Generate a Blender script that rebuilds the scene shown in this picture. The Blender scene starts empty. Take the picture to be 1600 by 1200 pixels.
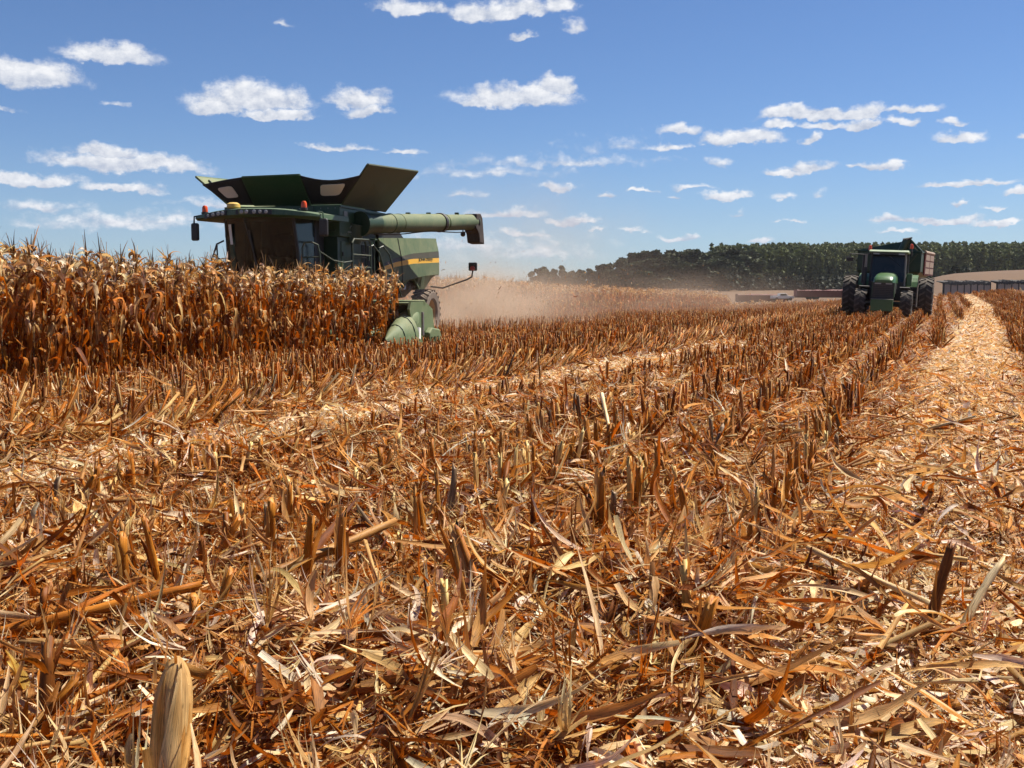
import bpy, bmesh, math, random
import numpy as np
from mathutils import Vector, Matrix

rng = np.random.default_rng(7)
random.seed(7)
S = bpy.context.scene
COL = S.collection
PI = math.pi

# ------------------------------------------------------------------ camera, world, sun, exposure
CAM_Z = 1.25
cam_d = bpy.data.cameras.new("camera")
cam_d.sensor_width = 36.0
cam_d.lens = 36.0 * 1650.0 / 1600.0
cam_d.clip_start = 0.05
cam_d.clip_end = 6000.0
cam = bpy.data.objects.new("camera", cam_d)
COL.objects.link(cam)
cam.location = (0, 0, CAM_Z)
cam.rotation_euler = (PI / 2 - math.atan(150.0 / 1650.0), 0, 0)
S.camera = cam

SUN_AZ = math.radians(62.0)      # clockwise from +Y towards +X
SUN_EL = math.radians(57.0)
sun_d = bpy.data.lights.new("sun", 'SUN')
sun_d.energy = 5.0
sun_d.angle = math.radians(0.53)
sun_d.color = (1.0, 0.94, 0.84)
sun = bpy.data.objects.new("sun", sun_d)
COL.objects.link(sun)
sdir = Vector((math.sin(SUN_AZ) * math.cos(SUN_EL), math.cos(SUN_AZ) * math.cos(SUN_EL), math.sin(SUN_EL)))
sun.rotation_euler = sdir.to_track_quat('Z', 'Y').to_euler()
sun.location = (30, 10, 60)

S.view_settings.view_transform = 'Standard'
S.view_settings.look = 'None'
S.view_settings.exposure = 1.0
S.view_settings.gamma = 1.0
S.view_settings.use_curve_mapping = False
S.render.film_transparent = False
S.cycles.max_bounces = 6
S.cycles.diffuse_bounces = 3
S.cycles.glossy_bounces = 3
S.cycles.transmission_bounces = 4
S.cycles.transparent_max_bounces = 8
S.cycles.volume_bounces = 1
S.cycles.use_adaptive_sampling = True
S.cycles.adaptive_threshold = 0.02

# clouds: azimuth, elevation, half width, half height (radians), fullness
CLOUDS = [
    (-0.4173, 0.1804, 0.0474, 0.0204, 1), (-0.4327, 0.1853, 0.0348, 0.0131, 1), (-0.3516, 0.1998, 0.0453, 0.0131, 0.9), (-0.3671, 0.2018, 0.0209, 0.0087, 0.7), (-0.236, 0.1697, 0.0613, 0.0218, 1),
    (-0.2109, 0.1551, 0.0383, 0.0073, 0.9), (-0.2641, 0.1614, 0.0279, 0.0116, 0.8), (-0.1416, 0.1728, 0.0348, 0.0145, 0.8), (-0.133, 0.1617, 0.0209, 0.0102, 0.7), (0.0, 0.1756, 0.0641, 0.0175, 1),
    (0.0368, 0.1856, 0.0209, 0.016, 1), (-0.0327, 0.1699, 0.0293, 0.0102, 0.9), (-0.344, 0.1104, 0.0836, 0.0145, 0.9), (-0.3621, 0.1205, 0.0348, 0.0087, 0.8), (-0.3857, 0.1097, 0.0279, 0.0102, 0.7),
    (-0.3039, 0.1086, 0.0348, 0.0102, 0.9), (-0.4266, 0.0919, 0.0592, 0.0087, 0.75), (-0.35, 0.0877, 0.0418, 0.008, 0.85), (-0.3562, 0.0587, 0.0836, 0.0131, 0.45), (-0.3187, 0.0623, 0.0627, 0.0102, 0.4),
    (-0.4174, 0.0708, 0.0418, 0.0073, 0.35), (-0.094, 0.2506, 0.0418, 0.0102, 0.8), (-0.0059, 0.2506, 0.0627, 0.0145, 0.9), (0.0412, 0.2536, 0.0195, 0.0145, 0.8), (-0.0354, 0.2499, 0.0279, 0.016, 0.9),
    (0.059, 0.2361, 0.0139, 0.0087, 0.5), (0.0118, 0.2283, 0.0139, 0.0058, 0.7), (0.2835, 0.1545, 0.0683, 0.0102, 1), (0.2559, 0.1579, 0.0314, 0.008, 0.9), (0.3583, 0.1545, 0.0293, 0.0058, 0.8),
    (0.2113, 0.1361, 0.0404, 0.0116, 1), (0.1565, 0.1431, 0.0237, 0.0073, 0.7), (0.1509, 0.129, 0.0223, 0.0058, 0.7), (0.2478, 0.1444, 0.0181, 0.0058, 0.8), (0.2838, 0.143, 0.0237, 0.0065, 0.9),
    (0.3164, 0.1443, 0.0195, 0.0073, 0.9), (0.3493, 0.1438, 0.0167, 0.0065, 0.9), (0.272, 0.1324, 0.0118, 0.0058, 0.8), (0.3912, 0.1272, 0.0244, 0.0073, 0.8), (0.3897, 0.1405, 0.0139, 0.0044, 0.5),
    (0.2681, 0.1097, 0.0237, 0.0095, 0.9), (0.2487, 0.1046, 0.0209, 0.0051, 0.7), (0.3292, 0.1082, 0.0265, 0.0051, 0.85), (0.0407, 0.095, 0.0237, 0.008, 0.8), (0.0836, 0.0895, 0.0125, 0.0036, 0.7),
    (0.1209, 0.0891, 0.0153, 0.0036, 0.75), (0.166, 0.0914, 0.0195, 0.0044, 0.5), (0.1951, 0.0835, 0.0279, 0.0065, 0.9), (0.1515, 0.0847, 0.0091, 0.0029, 0.7), (0.2464, 0.0825, 0.0209, 0.0058, 0.5),
    (0.4016, 0.0897, 0.0474, 0.0051, 0.95), (0.4448, 0.1263, 0.0112, 0.0058, 0.8), (0.4442, 0.0806, 0.0153, 0.0051, 0.7), (0.3719, 0.0595, 0.0488, 0.0058, 0.85), (0.3349, 0.062, 0.0209, 0.0044, 0.7),
    (0.423, 0.0561, 0.0244, 0.0044, 0.8), (0.2554, 0.0606, 0.0098, 0.0029, 0.8), (-0.006, 0.0715, 0.0432, 0.0073, 0.7), (0.054, 0.0638, 0.0279, 0.0065, 0.7), (-0.1655, 0.1282, 0.0383, 0.0058, 0.7),
    (-0.1011, 0.1235, 0.0209, 0.0051, 0.65), (0.1136, 0.0523, 0.0139, 0.0044, 0.6), (0.155, 0.049, 0.0209, 0.0044, 0.7), (-0.2037, 0.2329, 0.0125, 0.0044, 0.4), (-0.3556, 0.1584, 0.0112, 0.0051, 0.45),
    (-0.44, 0.1489, 0.0153, 0.0044, 0.5), (0.2274, 0.0437, 0.0139, 0.0036, 0.7), (0.2855, 0.0811, 0.007, 0.0058, 0.4), (0.3971, 0.0752, 0.0084, 0.0029, 0.6), (0.0358, 0.1171, 0.1045, 0.0073, 0.28),
    (-0.0239, 0.1079, 0.0836, 0.0073, 0.26), (0.0951, 0.1322, 0.0418, 0.0102, 0.2), (-0.0419, 0.0891, 0.0209, 0.0058, 0.3), (0.018, 0.0359, 0.0767, 0.0175, 0.3), (-0.0481, 0.0418, 0.0697, 0.0145, 0.3),
    (0.1888, 0.1151, 0.0153, 0.0058, 0.3), (0.006, 0.0508, 0.0348, 0.0051, 0.45), (-0.2745, 0.0774, 0.0418, 0.0058, 0.4), (0.3066, 0.1073, 0.0112, 0.0029, 0.6), (0.0779, 0.0548, 0.0112, 0.0029, 0.5),
    (0.3459, 0.0495, 0.0181, 0.0036, 0.6), (0.4275, 0.0678, 0.0112, 0.0029, 0.5), (0.2098, 0.0694, 0.0112, 0.0029, 0.4),
]


def build_world():
    w = bpy.data.worlds.new("World")
    S.world = w
    w.use_nodes = True
    nt = w.node_tree
    nt.nodes.clear()
    N = nt.nodes.new
    L = nt.links.new
    out = N('ShaderNodeOutputWorld')
    bg = N('ShaderNodeBackground')
    bg.inputs['Strength'].default_value = 0.05
    sky = N('ShaderNodeTexSky')
    sky.sky_type = 'NISHITA'
    sky.sun_disc = False
    sky.sun_elevation = SUN_EL
    sky.sun_rotation = SUN_AZ
    sky.altitude = 700.0
    sky.air_density = 1.0
    sky.dust_density = 0.1
    sky.ozone_density = 3.2
    tc = N('ShaderNodeTexCoord')
    sep = N('ShaderNodeSeparateXYZ')
    L(tc.outputs['Generated'], sep.inputs[0])

    def m(op, a, b=None, c=None, clamp=False):
        n = N('ShaderNodeMath'); n.operation = op; n.use_clamp = clamp
        for i, q in enumerate((a, b, c)):
            if q is None: continue
            if isinstance(q, (int, float)): n.inputs[i].default_value = q
            else: L(q, n.inputs[i])
        return n.outputs[0]

    def vm(op, a, b=None, c=None):
        n = N('ShaderNodeVectorMath'); n.operation = op
        for i, q in enumerate((a, b, c)):
            if q is None: continue
            if isinstance(q, tuple): n.inputs[i].default_value = q
            else: L(q, n.inputs[i])
        return n.outputs['Value'] if op == 'LENGTH' else n.outputs[0]
    az = m('ARCTAN2', sep.outputs[0], sep.outputs[1])
    el = m('ARCSINE', sep.outputs[2])
    cmb = N('ShaderNodeCombineXYZ')
    L(az, cmb.inputs[0]); L(el, cmb.inputs[1])
    P0 = cmb.outputs[0]

    def noise(vec, scale, detail, rough, dims='3D'):
        n = N('ShaderNodeTexNoise')
        n.noise_dimensions = dims
        n.inputs['Scale'].default_value = scale
        n.inputs['Detail'].default_value = detail
        n.inputs['Roughness'].default_value = rough
        L(vec, n.inputs['Vector'])
        return n
    # domain warp so that outlines are ragged
    nz = noise(vm('MULTIPLY', P0, (1.0, 1.4, 1.0)), 30.0, 5.0, 0.6)
    warp = vm('MULTIPLY', vm('SUBTRACT', nz.outputs['Color'], (0.5, 0.5, 0.5)), (0.044, 0.026, 0.0))
    P = vm('ADD', P0, warp)
    F = None
    for (a, e, w_, h_, k) in CLOUDS:
        s = (1.0 / w_, 1.0 / h_, 0.0)
        v = vm('MULTIPLY_ADD', P, s, (-a / w_, -(e - 0.25 * h_) / h_, 0.0))
        v = vm('MAXIMUM', v, vm('MULTIPLY', v, (1.0, -2.4, 1.0)))
        d = vm('LENGTH', v)
        f = m('MULTIPLY_ADD', d, -k, k)
        hgt = m('MULTIPLY_ADD', el, 1.0 / h_, -e / h_)
        if F is None: F, Hy = f, hgt
        else:
            g = m('GREATER_THAN', f, F)
            Hy = m('MULTIPLY_ADD', g, m('SUBTRACT', hgt, Hy), Hy)
            F = m('MAXIMUM', F, f)
    Pf = vm('MULTIPLY', P0, (1.0, 1.35, 1.0))
    n1 = noise(Pf, 48.0, 8.0, 0.62).outputs['Fac']
    n2 = noise(vm('ADD', Pf, (0.003, 0.0075, 0.0)), 48.0, 8.0, 0.62).outputs['Fac']
    # density
    dens = m('ADD', F, m('MULTIPLY_ADD', n1, 1.0, -0.38))
    ss = N('ShaderNodeMapRange'); ss.interpolation_type = 'SMOOTHSTEP'
    L(dens, ss.inputs['Value'])
    ss.inputs['From Min'].default_value = 0.07
    ss.inputs['From Max'].default_value = 0.58
    mask = m('MULTIPLY', ss.outputs[0], 0.97)
    lit = m('ADD', m('MULTIPLY_ADD', m('SUBTRACT', n1, n2), 2.4, 0.58), m('MULTIPLY', Hy, 0.38), clamp=True)
    cr = N('ShaderNodeMix'); cr.data_type = 'RGBA'
    L(lit, cr.inputs['Factor'])
    cr.inputs['A'].default_value = (5.0, 5.6, 6.9, 1)
    cr.inputs['B'].default_value = (9.4, 9.5, 9.8, 1)
    # faint low haze band of high thin cloud
    hz = N('ShaderNodeMapRange'); hz.interpolation_type = 'SMOOTHSTEP'
    L(el, hz.inputs['Value'])
    hz.inputs['From Min'].default_value = 0.16
    hz.inputs['From Max'].default_value = -0.02
    veil = m('MULTIPLY', hz.outputs[0], m('MULTIPLY_ADD', noise(vm('MULTIPLY', P0, (1.0, 5.0, 1.0)), 7.0, 5.0, 0.55).outputs['Fac'], 0.5, 0.02, clamp=True))
    tint = N('ShaderNodeMix'); tint.data_type = 'RGBA'; tint.blend_type = 'MULTIPLY'
    tint.inputs['Factor'].default_value = 1.0
    L(sky.outputs[0], tint.inputs['A'])
    tint.inputs['B'].default_value = SKY_TINT
    mx0 = N('ShaderNodeMix'); mx0.data_type = 'RGBA'
    L(veil, mx0.inputs['Factor'])
    L(tint.outputs['Result'], mx0.inputs['A'])
    mx0.inputs['B'].default_value = (3.8, 5.0, 6.7, 1)
    mx = N('ShaderNodeMix'); mx.data_type = 'RGBA'
    L(mask, mx.inputs['Factor'])
    L(mx0.outputs['Result'], mx.inputs['A'])
    L(cr.outputs['Result'], mx.inputs['B'])
    L(mx.outputs['Result'], bg.inputs['Color'])
    L(bg.outputs[0], out.inputs[0])

SKY_TINT = (0.70, 0.83, 1.05, 1)
build_world()

# ------------------------------------------------------------------ terrain
TH = math.radians(22.0)           # the crop rows run this far right of straight ahead
RS, RC = math.sin(TH), math.cos(TH)
def uv_of(x, y):
    return x * RS + y * RC, x * RC - y * RS
def xy_of(u, v):
    return u * RS + v * RC, u * RC - v * RS
def sstep(a, b, t):
    t = np.clip((t - a) / (b - a), 0, 1)
    return t * t * (3 - 2 * t)
def terrain(x, y):
    x = np.asarray(x, float); y = np.asarray(y, float)
    u, v = uv_of(x, y)
    uc = np.clip(u, -50, 118)
    vc = np.clip(v, -40, 14)
    z = (0.017 + 0.001 * np.maximum(0, uc - 50)) * vc + 0.008 * np.maximum(0, uc - 60)
    z = z + 0.03 * np.sin(x * 0.9 + 1.3) * np.sin(y * 0.7) + 0.012 * np.sin(3.1 * x + y * 2.3)
    d = np.hypot(x, y)
    k = sstep(108, 150, d)
    bear = x / np.maximum(np.abs(y), 1.0)
    far = -3.7 + 4.2 * sstep(245, 350, d) + 3.2 * sstep(0.33, 0.42, bear) * (1 - sstep(240, 350, d)) + 0.012 * np.clip(d - 380, 0, 520)
    hill = 5.6 * np.exp(-(((x - 112) / 52.0) ** 2 + ((y - 215) / 42.0) ** 2))
    return z * (1 - k) + far * k + hill

# combine placement
CO = Vector((-6.55, 27.0, -0.30)); CTH = math.radians(14.5)
CF = (-math.sin(CTH), -math.cos(CTH)); CL = (math.cos(CTH), -math.sin(CTH))
def comb_local(x, y):
    dx, dy = x - CO.x, y - CO.y
    return dx * CF[0] + dy * CF[1], dx * CL[0] + dy * CL[1]
V_EDGE = -11.85
V_FAR = -21.4
def harvested(x, y):
    u, v = uv_of(x, y)
    X, Y = comb_local(x, y)
    return (v > V_EDGE) | ((X < 0.40) & (Y > -4.5) & (v > V_FAR)) | ((X < -6) & (v > V_FAR)) | ((X < 2.5) & (X > -3.0) & (Y > 4.12) & (Y < 9))

# ------------------------------------------------------------------ materials
def new_mat(name):
    m = bpy.data.materials.new(name); m.use_nodes = True
    nt = m.node_tree; nt.nodes.clear()
    return m, nt
def principled(nt, **kw):
    b = nt.nodes.new('ShaderNodeBsdfPrincipled')
    for k, v in kw.items():
        b.inputs[k].default_value = v
    return b
def finish(nt, sh):
    o = nt.nodes.new('ShaderNodeOutputMaterial'); nt.links.new(sh, o.inputs['Surface'])
def mixc(nt, a, b, fac):
    n = nt.nodes.new('ShaderNodeMix'); n.data_type = 'RGBA'
    for key, q in (('A', a), ('B', b), ('Factor', fac)):
        if isinstance(q, (tuple, float, int)): n.inputs[key].default_value = q
        else: nt.links.new(q, n.inputs[key])
    return n.outputs['Result']
def noise_fac(nt, scale, detail=4.0, rough=0.55, coord='Object', lo=0.35, hi=0.65, stretch=None):
    tc = nt.nodes.new('ShaderNodeTexCoord'); n = nt.nodes.new('ShaderNodeTexNoise')
    src = tc.outputs[coord]
    if stretch:
        mp = nt.nodes.new('ShaderNodeMapping'); mp.inputs['Scale'].default_value = stretch
        nt.links.new(src, mp.inputs[0]); src = mp.outputs[0]
    n.inputs['Scale'].default_value = scale; n.inputs['Detail'].default_value = detail; n.inputs['Roughness'].default_value = rough
    nt.links.new(src, n.inputs['Vector'])
    r = nt.nodes.new('ShaderNodeMapRange'); r.inputs['From Min'].default_value = lo; r.inputs['From Max'].default_value = hi
    nt.links.new(n.outputs['Fac'], r.inputs['Value'])
    return r.outputs[0]

def paint(name, base, dust=(0.30, 0.24, 0.15), amount=0.35, rough=0.45, metal=0.0):
    m, nt = new_mat(name)
    f = noise_fac(nt, 1.7, 6.0, 0.65, lo=0.3, hi=0.75)
    f2 = noise_fac(nt, 22.0, 3.0, 0.6, lo=0.3, hi=0.8, stretch=(1, 1, 0.25))
    geo = nt.nodes.new('ShaderNodeNewGeometry'); sp = nt.nodes.new('ShaderNodeSeparateXYZ')
    nt.links.new(geo.outputs['Normal'], sp.inputs[0])
    up = nt.nodes.new('ShaderNodeMapRange'); up.inputs['From Min'].default_value = 0.2; up.inputs['From Max'].default_value = 1.0
    up.inputs['To Min'].default_value = 0.75; up.inputs['To Max'].default_value = 1.5
    nt.links.new(sp.outputs[2], up.inputs['Value'])
    a = nt.nodes.new('ShaderNodeMath'); a.operation = 'ADD'
    nt.links.new(f, a.inputs[0]); nt.links.new(f2, a.inputs[1])
    b = nt.nodes.new('ShaderNodeMath'); b.operation = 'MULTIPLY'; b.use_clamp = True
    nt.links.new(a.outputs[0], b.inputs[0]); b.inputs[1].default_value = amount
    c = nt.nodes.new('ShaderNodeMath'); c.operation = 'MULTIPLY'; c.use_clamp = True
    nt.links.new(b.outputs[0], c.inputs[0]); nt.links.new(up.outputs[0], c.inputs[1])
    colr = mixc(nt, (*base, 1), (*dust, 1), c.outputs[0])
    p = principled(nt, Roughness=rough, Metallic=metal)
    nt.links.new(colr, p.inputs['Base Color'])
    r = nt.nodes.new('ShaderNodeMapRange'); r.inputs['To Min'].default_value = rough; r.inputs['To Max'].default_value = 0.95
    nt.links.new(c.outputs[0], r.inputs['Value']); nt.links.new(r.outputs[0], p.inputs['Roughness'])
    finish(nt, p.outputs[0])
    return m

def glass_mat(name, tint=(0.012, 0.013, 0.012), see=0.35):
    m, nt = new_mat(name)
    p = principled(nt, Roughness=0.08); p.inputs['Specular IOR Level'].default_value = 0.6; p.inputs['Base Color'].default_value = (*tint, 1)
    t = nt.nodes.new('ShaderNodeBsdfTransparent'); t.inputs[0].default_value = (0.55, 0.6, 0.55, 1)
    mx = nt.nodes.new('ShaderNodeMixShader'); mx.inputs[0].default_value = see
    nt.links.new(p.outputs[0], mx.inputs[1]); nt.links.new(t.outputs[0], mx.inputs[2])
    finish(nt, mx.outputs[0])
    return m

def leaf_mat(name, transl=0.3, rough=0.55, gain=1.0, spec=0.25):
    """dry leaf and stalk: own colour per piece, fibres run along its length"""
    m, nt = new_mat(name)
    at = nt.nodes.new('ShaderNodeAttribute'); at.attribute_name = 'Col'
    lf = nt.nodes.new('ShaderNodeAttribute'); lf.attribute_name = 'lf'
    mp = nt.nodes.new('ShaderNodeMapping'); mp.inputs['Scale'].default_value = (9.0, 1.3, 1.0)
    nt.links.new(lf.outputs['Vector'], mp.inputs[0])
    n = nt.nodes.new('ShaderNodeTexNoise'); n.inputs['Scale'].default_value = 1.6; n.inputs['Detail'].default_value = 5.0
    n.inputs['Roughness'].default_value = 0.7
    nt.links.new(mp.outputs[0], n.inputs['Vector'])
    r = nt.nodes.new('ShaderNodeMapRange'); r.inputs['From Min'].default_value = 0.3; r.inputs['From Max'].default_value = 0.7
    r.inputs['To Min'].default_value = 0.45 * gain; r.inputs['To Max'].default_value = 1.35 * gain
    nt.links.new(n.outputs['Fac'], r.inputs['Value'])
    v = nt.nodes.new('ShaderNodeVectorMath'); v.operation = 'SCALE'
    nt.links.new(at.outputs['Color'], v.inputs[0]); nt.links.new(r.outputs[0], v.inputs['Scale'])
    n2 = nt.nodes.new('ShaderNodeTexNoise'); n2.inputs['Scale'].default_value = 0.9; n2.inputs['Detail'].default_value = 3.0
    nt.links.new(lf.outputs['Vector'], n2.inputs['Vector'])
    r2 = nt.nodes.new('ShaderNodeMapRange'); r2.inputs['From Min'].default_value = 0.36; r2.inputs['From Max'].default_value = 0.66
    nt.links.new(n2.outputs['Fac'], r2.inputs['Value'])
    tone = mixc(nt, (0.64, 0.54, 0.44, 1), (1.24, 1.27, 1.38, 1), r2.outputs[0])
    n3 = nt.nodes.new('ShaderNodeTexNoise'); n3.inputs['Scale'].default_value = 7.0; n3.inputs['Detail'].default_value = 2.0
    nt.links.new(lf.outputs['Vector'], n3.inputs['Vector'])
    r3 = nt.nodes.new('ShaderNodeMapRange'); r3.inputs['From Min'].default_value = 0.62; r3.inputs['From Max'].default_value = 0.70
    r3.inputs['To Min'].default_value = 1.0; r3.inputs['To Max'].default_value = 0.5
    nt.links.new(n3.outputs['Fac'], r3.inputs['Value'])
    vt = nt.nodes.new('ShaderNodeVectorMath'); vt.operation = 'MULTIPLY'
    nt.links.new(v.outputs[0], vt.inputs[0]); nt.links.new(tone, vt.inputs[1])
    vs_ = nt.nodes.new('ShaderNodeVectorMath'); vs_.operation = 'SCALE'
    nt.links.new(vt.outputs[0], vs_.inputs[0]); nt.links.new(r3.outputs[0], vs_.inputs['Scale'])
    v = vs_
    p = principled(nt, Roughness=rough); p.inputs['Specular IOR Level'].default_value = spec * 0.6
    nt.links.new(v.outputs[0], p.inputs['Base Color'])
    bm_ = nt.nodes.new('ShaderNodeBump'); bm_.inputs['Strength'].default_value = 0.35; bm_.inputs['Distance'].default_value = 0.004
    nt.links.new(n.outputs['Fac'], bm_.inputs['Height']); nt.links.new(bm_.outputs[0], p.inputs['Normal'])
    if transl > 0:
        t = nt.nodes.new('ShaderNodeBsdfTranslucent')
        sat = nt.nodes.new('ShaderNodeVectorMath'); sat.operation = 'MULTIPLY'; sat.inputs[1].default_value = (1.15, 0.75, 0.42)
        nt.links.new(v.outputs[0], sat.inputs[0]); nt.links.new(sat.outputs[0], t.inputs[0])
        mx = nt.nodes.new('ShaderNodeMixShader'); mx.inputs[0].default_value = transl
        nt.links.new(p.outputs[0], mx.inputs[1]); nt.links.new(t.outputs[0], mx.inputs[2])
        finish(nt, mx.outputs[0])
    else:
        finish(nt, p.outputs[0])
    return m

M = {}
M['leaf'] = leaf_mat('dry_leaf', 0.34)
M['stalk'] = leaf_mat('dry_stalk', 0.0, 0.5)
M['chaff'] = leaf_mat('chaff', 0.22, 0.7)
M['green'] = paint('green_paint', (0.008, 0.048, 0.014), amount=0.12)
M['green_dark'] = paint('green_paint_dark', (0.005, 0.030, 0.010), amount=0.06)
M['green_dusty'] = paint('green_paint_dusty', (0.022, 0.062, 0.022), (0.19, 0.19, 0.10), amount=0.5, rough=0.6)
M['green_pale'] = paint('green_paint_pale', (0.050, 0.100, 0.030), (0.23, 0.22, 0.12), amount=0.45, rough=0.6)
M['green_bright'] = paint('green_paint_bright', (0.018, 0.085, 0.015), (0.3, 0.3, 0.16), amount=0.10, rough=0.3)
M['olive'] = paint('olive_band', (0.032, 0.03, 0.016), amount=0.08, rough=0.6)
M['yellow'] = paint('yellow_stripe', (0.62, 0.33, 0.015), amount=0.15, rough=0.5)
M['ink'] = paint('dark_lettering', (0.035, 0.05, 0.02), amount=0.1, rough=0.6)
M['black'] = paint('black_plastic', (0.010, 0.010, 0.011), amount=0.06, rough=0.5)
M['metal'] = paint('dark_metal', (0.035, 0.037, 0.035), amount=0.2, rough=0.5, metal=0.4)
M['steel'] = paint('grey_steel', (0.22, 0.22, 0.20), amount=0.3, rough=0.5, metal=0.5)
M['fabric'] = paint('black_fabric', (0.010, 0.009, 0.012), amount=0.03, rough=0.95)
M['rubber'] = paint('rubber', (0.018, 0.017, 0.017), (0.20, 0.15, 0.10), amount=0.22, rough=0.85)
M['rubber_dusty'] = paint('rubber_dusty', (0.05, 0.045, 0.04), (0.30, 0.22, 0.16), amount=0.55, rough=0.9)
M['rubber_lug'] = paint('rubber_lug', (0.05, 0.046, 0.042), (0.24, 0.19, 0.14), amount=0.35, rough=0.9)
M['rim_dusty'] = paint('dusty_rim', (0.30, 0.19, 0.06), (0.36, 0.25, 0.16), amount=0.7, rough=0.9)
M['fender'] = paint('dark_fender', (0.012, 0.012, 0.013), amount=0.03, rough=0.7)
M['orange'] = paint('orange_lens', (0.62, 0.07, 0.008), amount=0.03, rough=0.25)
M['amber'] = paint('cream_yellow_dome', (0.55, 0.36, 0.07), amount=0.1, rough=0.4)
M['red'] = paint('red_paint', (0.13, 0.014, 0.012), (0.14, 0.055, 0.04), amount=0.25, rough=0.6)
M['redlens'] = paint('red_lens', (0.35, 0.02, 0.02), amount=0.1, rough=0.3)
M['white'] = paint('white_paint', (0.72, 0.70, 0.65), (0.4, 0.33, 0.25), amount=0.15, rough=0.5)
M['lamp'] = paint('lamp_glass', (0.30, 0.31, 0.30), amount=0.05, rough=0.15)
M['pane'] = paint('frosted_pane', (0.66, 0.60, 0.55), amount=0.1, rough=0.6)
M['glass'] = glass_mat('tinted_glass')
M['glass_side'] = glass_mat('tinted_side_glass', (0.02, 0.022, 0.024), 0.45)
M['decal'] = paint('grey_decal', (0.20, 0.23, 0.20), amount=0.1, rough=0.6)
M['concrete'] = paint('grey_panel', (0.36, 0.32, 0.27), (0.22, 0.17, 0.13), amount=0.35, rough=0.9)
M['tarp'] = paint('black_tarp', (0.012, 0.011, 0.012), amount=0.08, rough=0.6)

# ------------------------------------------------------------------ helpers
def tag(o, label=None, cat=None, group=None, kind=None):
    if label: o['label'] = label
    if cat: o['category'] = cat
    if group: o['group'] = group
    if kind: o['kind'] = kind
    return o
def empty(name, loc=(0, 0, 0), rot=(0, 0, 0)):
    o = bpy.data.objects.new(name, None); COL.objects.link(o)
    o.empty_display_size = 0.3
    o.location = loc; o.rotation_euler = rot
    return o
def link_mesh(name, me, parent=None):
    o = bpy.data.objects.new(name, me); COL.objects.link(o)
    if parent is not None: o.parent = parent
    return o

class Soup:
    """numpy quads with a colour and a fibre coordinate per vertex"""
    def __init__(s): s.v = []; s.f = []; s.c = []; s.l = []; s.n = 0
    def add(s, v, f, c, l):
        s.v.append(v.astype(np.float32)); s.f.append((f + s.n).astype(np.int32)); s.c.append(c.astype(np.float32)); s.l.append(l.astype(np.float32))
        s.n += len(v)
    def arrays(s): return np.concatenate(s.v), np.concatenate(s.f), np.concatenate(s.c), np.concatenate(s.l)
    def mesh(s, name, mat): return np_mesh(name, *s.arrays(), mat)
def np_mesh(name, v, f, c, l, mat):
    me = bpy.data.meshes.new(name)
    me.vertices.add(len(v)); me.vertices.foreach_set('co', v.astype(np.float32).ravel())
    me.loops.add(len(f) * 4); me.loops.foreach_set('vertex_index', f.astype(np.int32).ravel())
    me.polygons.add(len(f)); me.polygons.foreach_set('loop_start', np.arange(len(f), dtype=np.int32) * 4)
    me.update(calc_edges=True)
    a = me.attributes.new('Col', 'FLOAT_COLOR', 'POINT')
    a.data.foreach_set('color', np.concatenate([c, np.ones((len(c), 1))], 1).astype(np.float32).ravel())
    b = me.attributes.new('lf', 'FLOAT_VECTOR', 'POINT'); b.data.foreach_set('vector', l.astype(np.float32).ravel())
    me.materials.append(mat)
    return me

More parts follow.
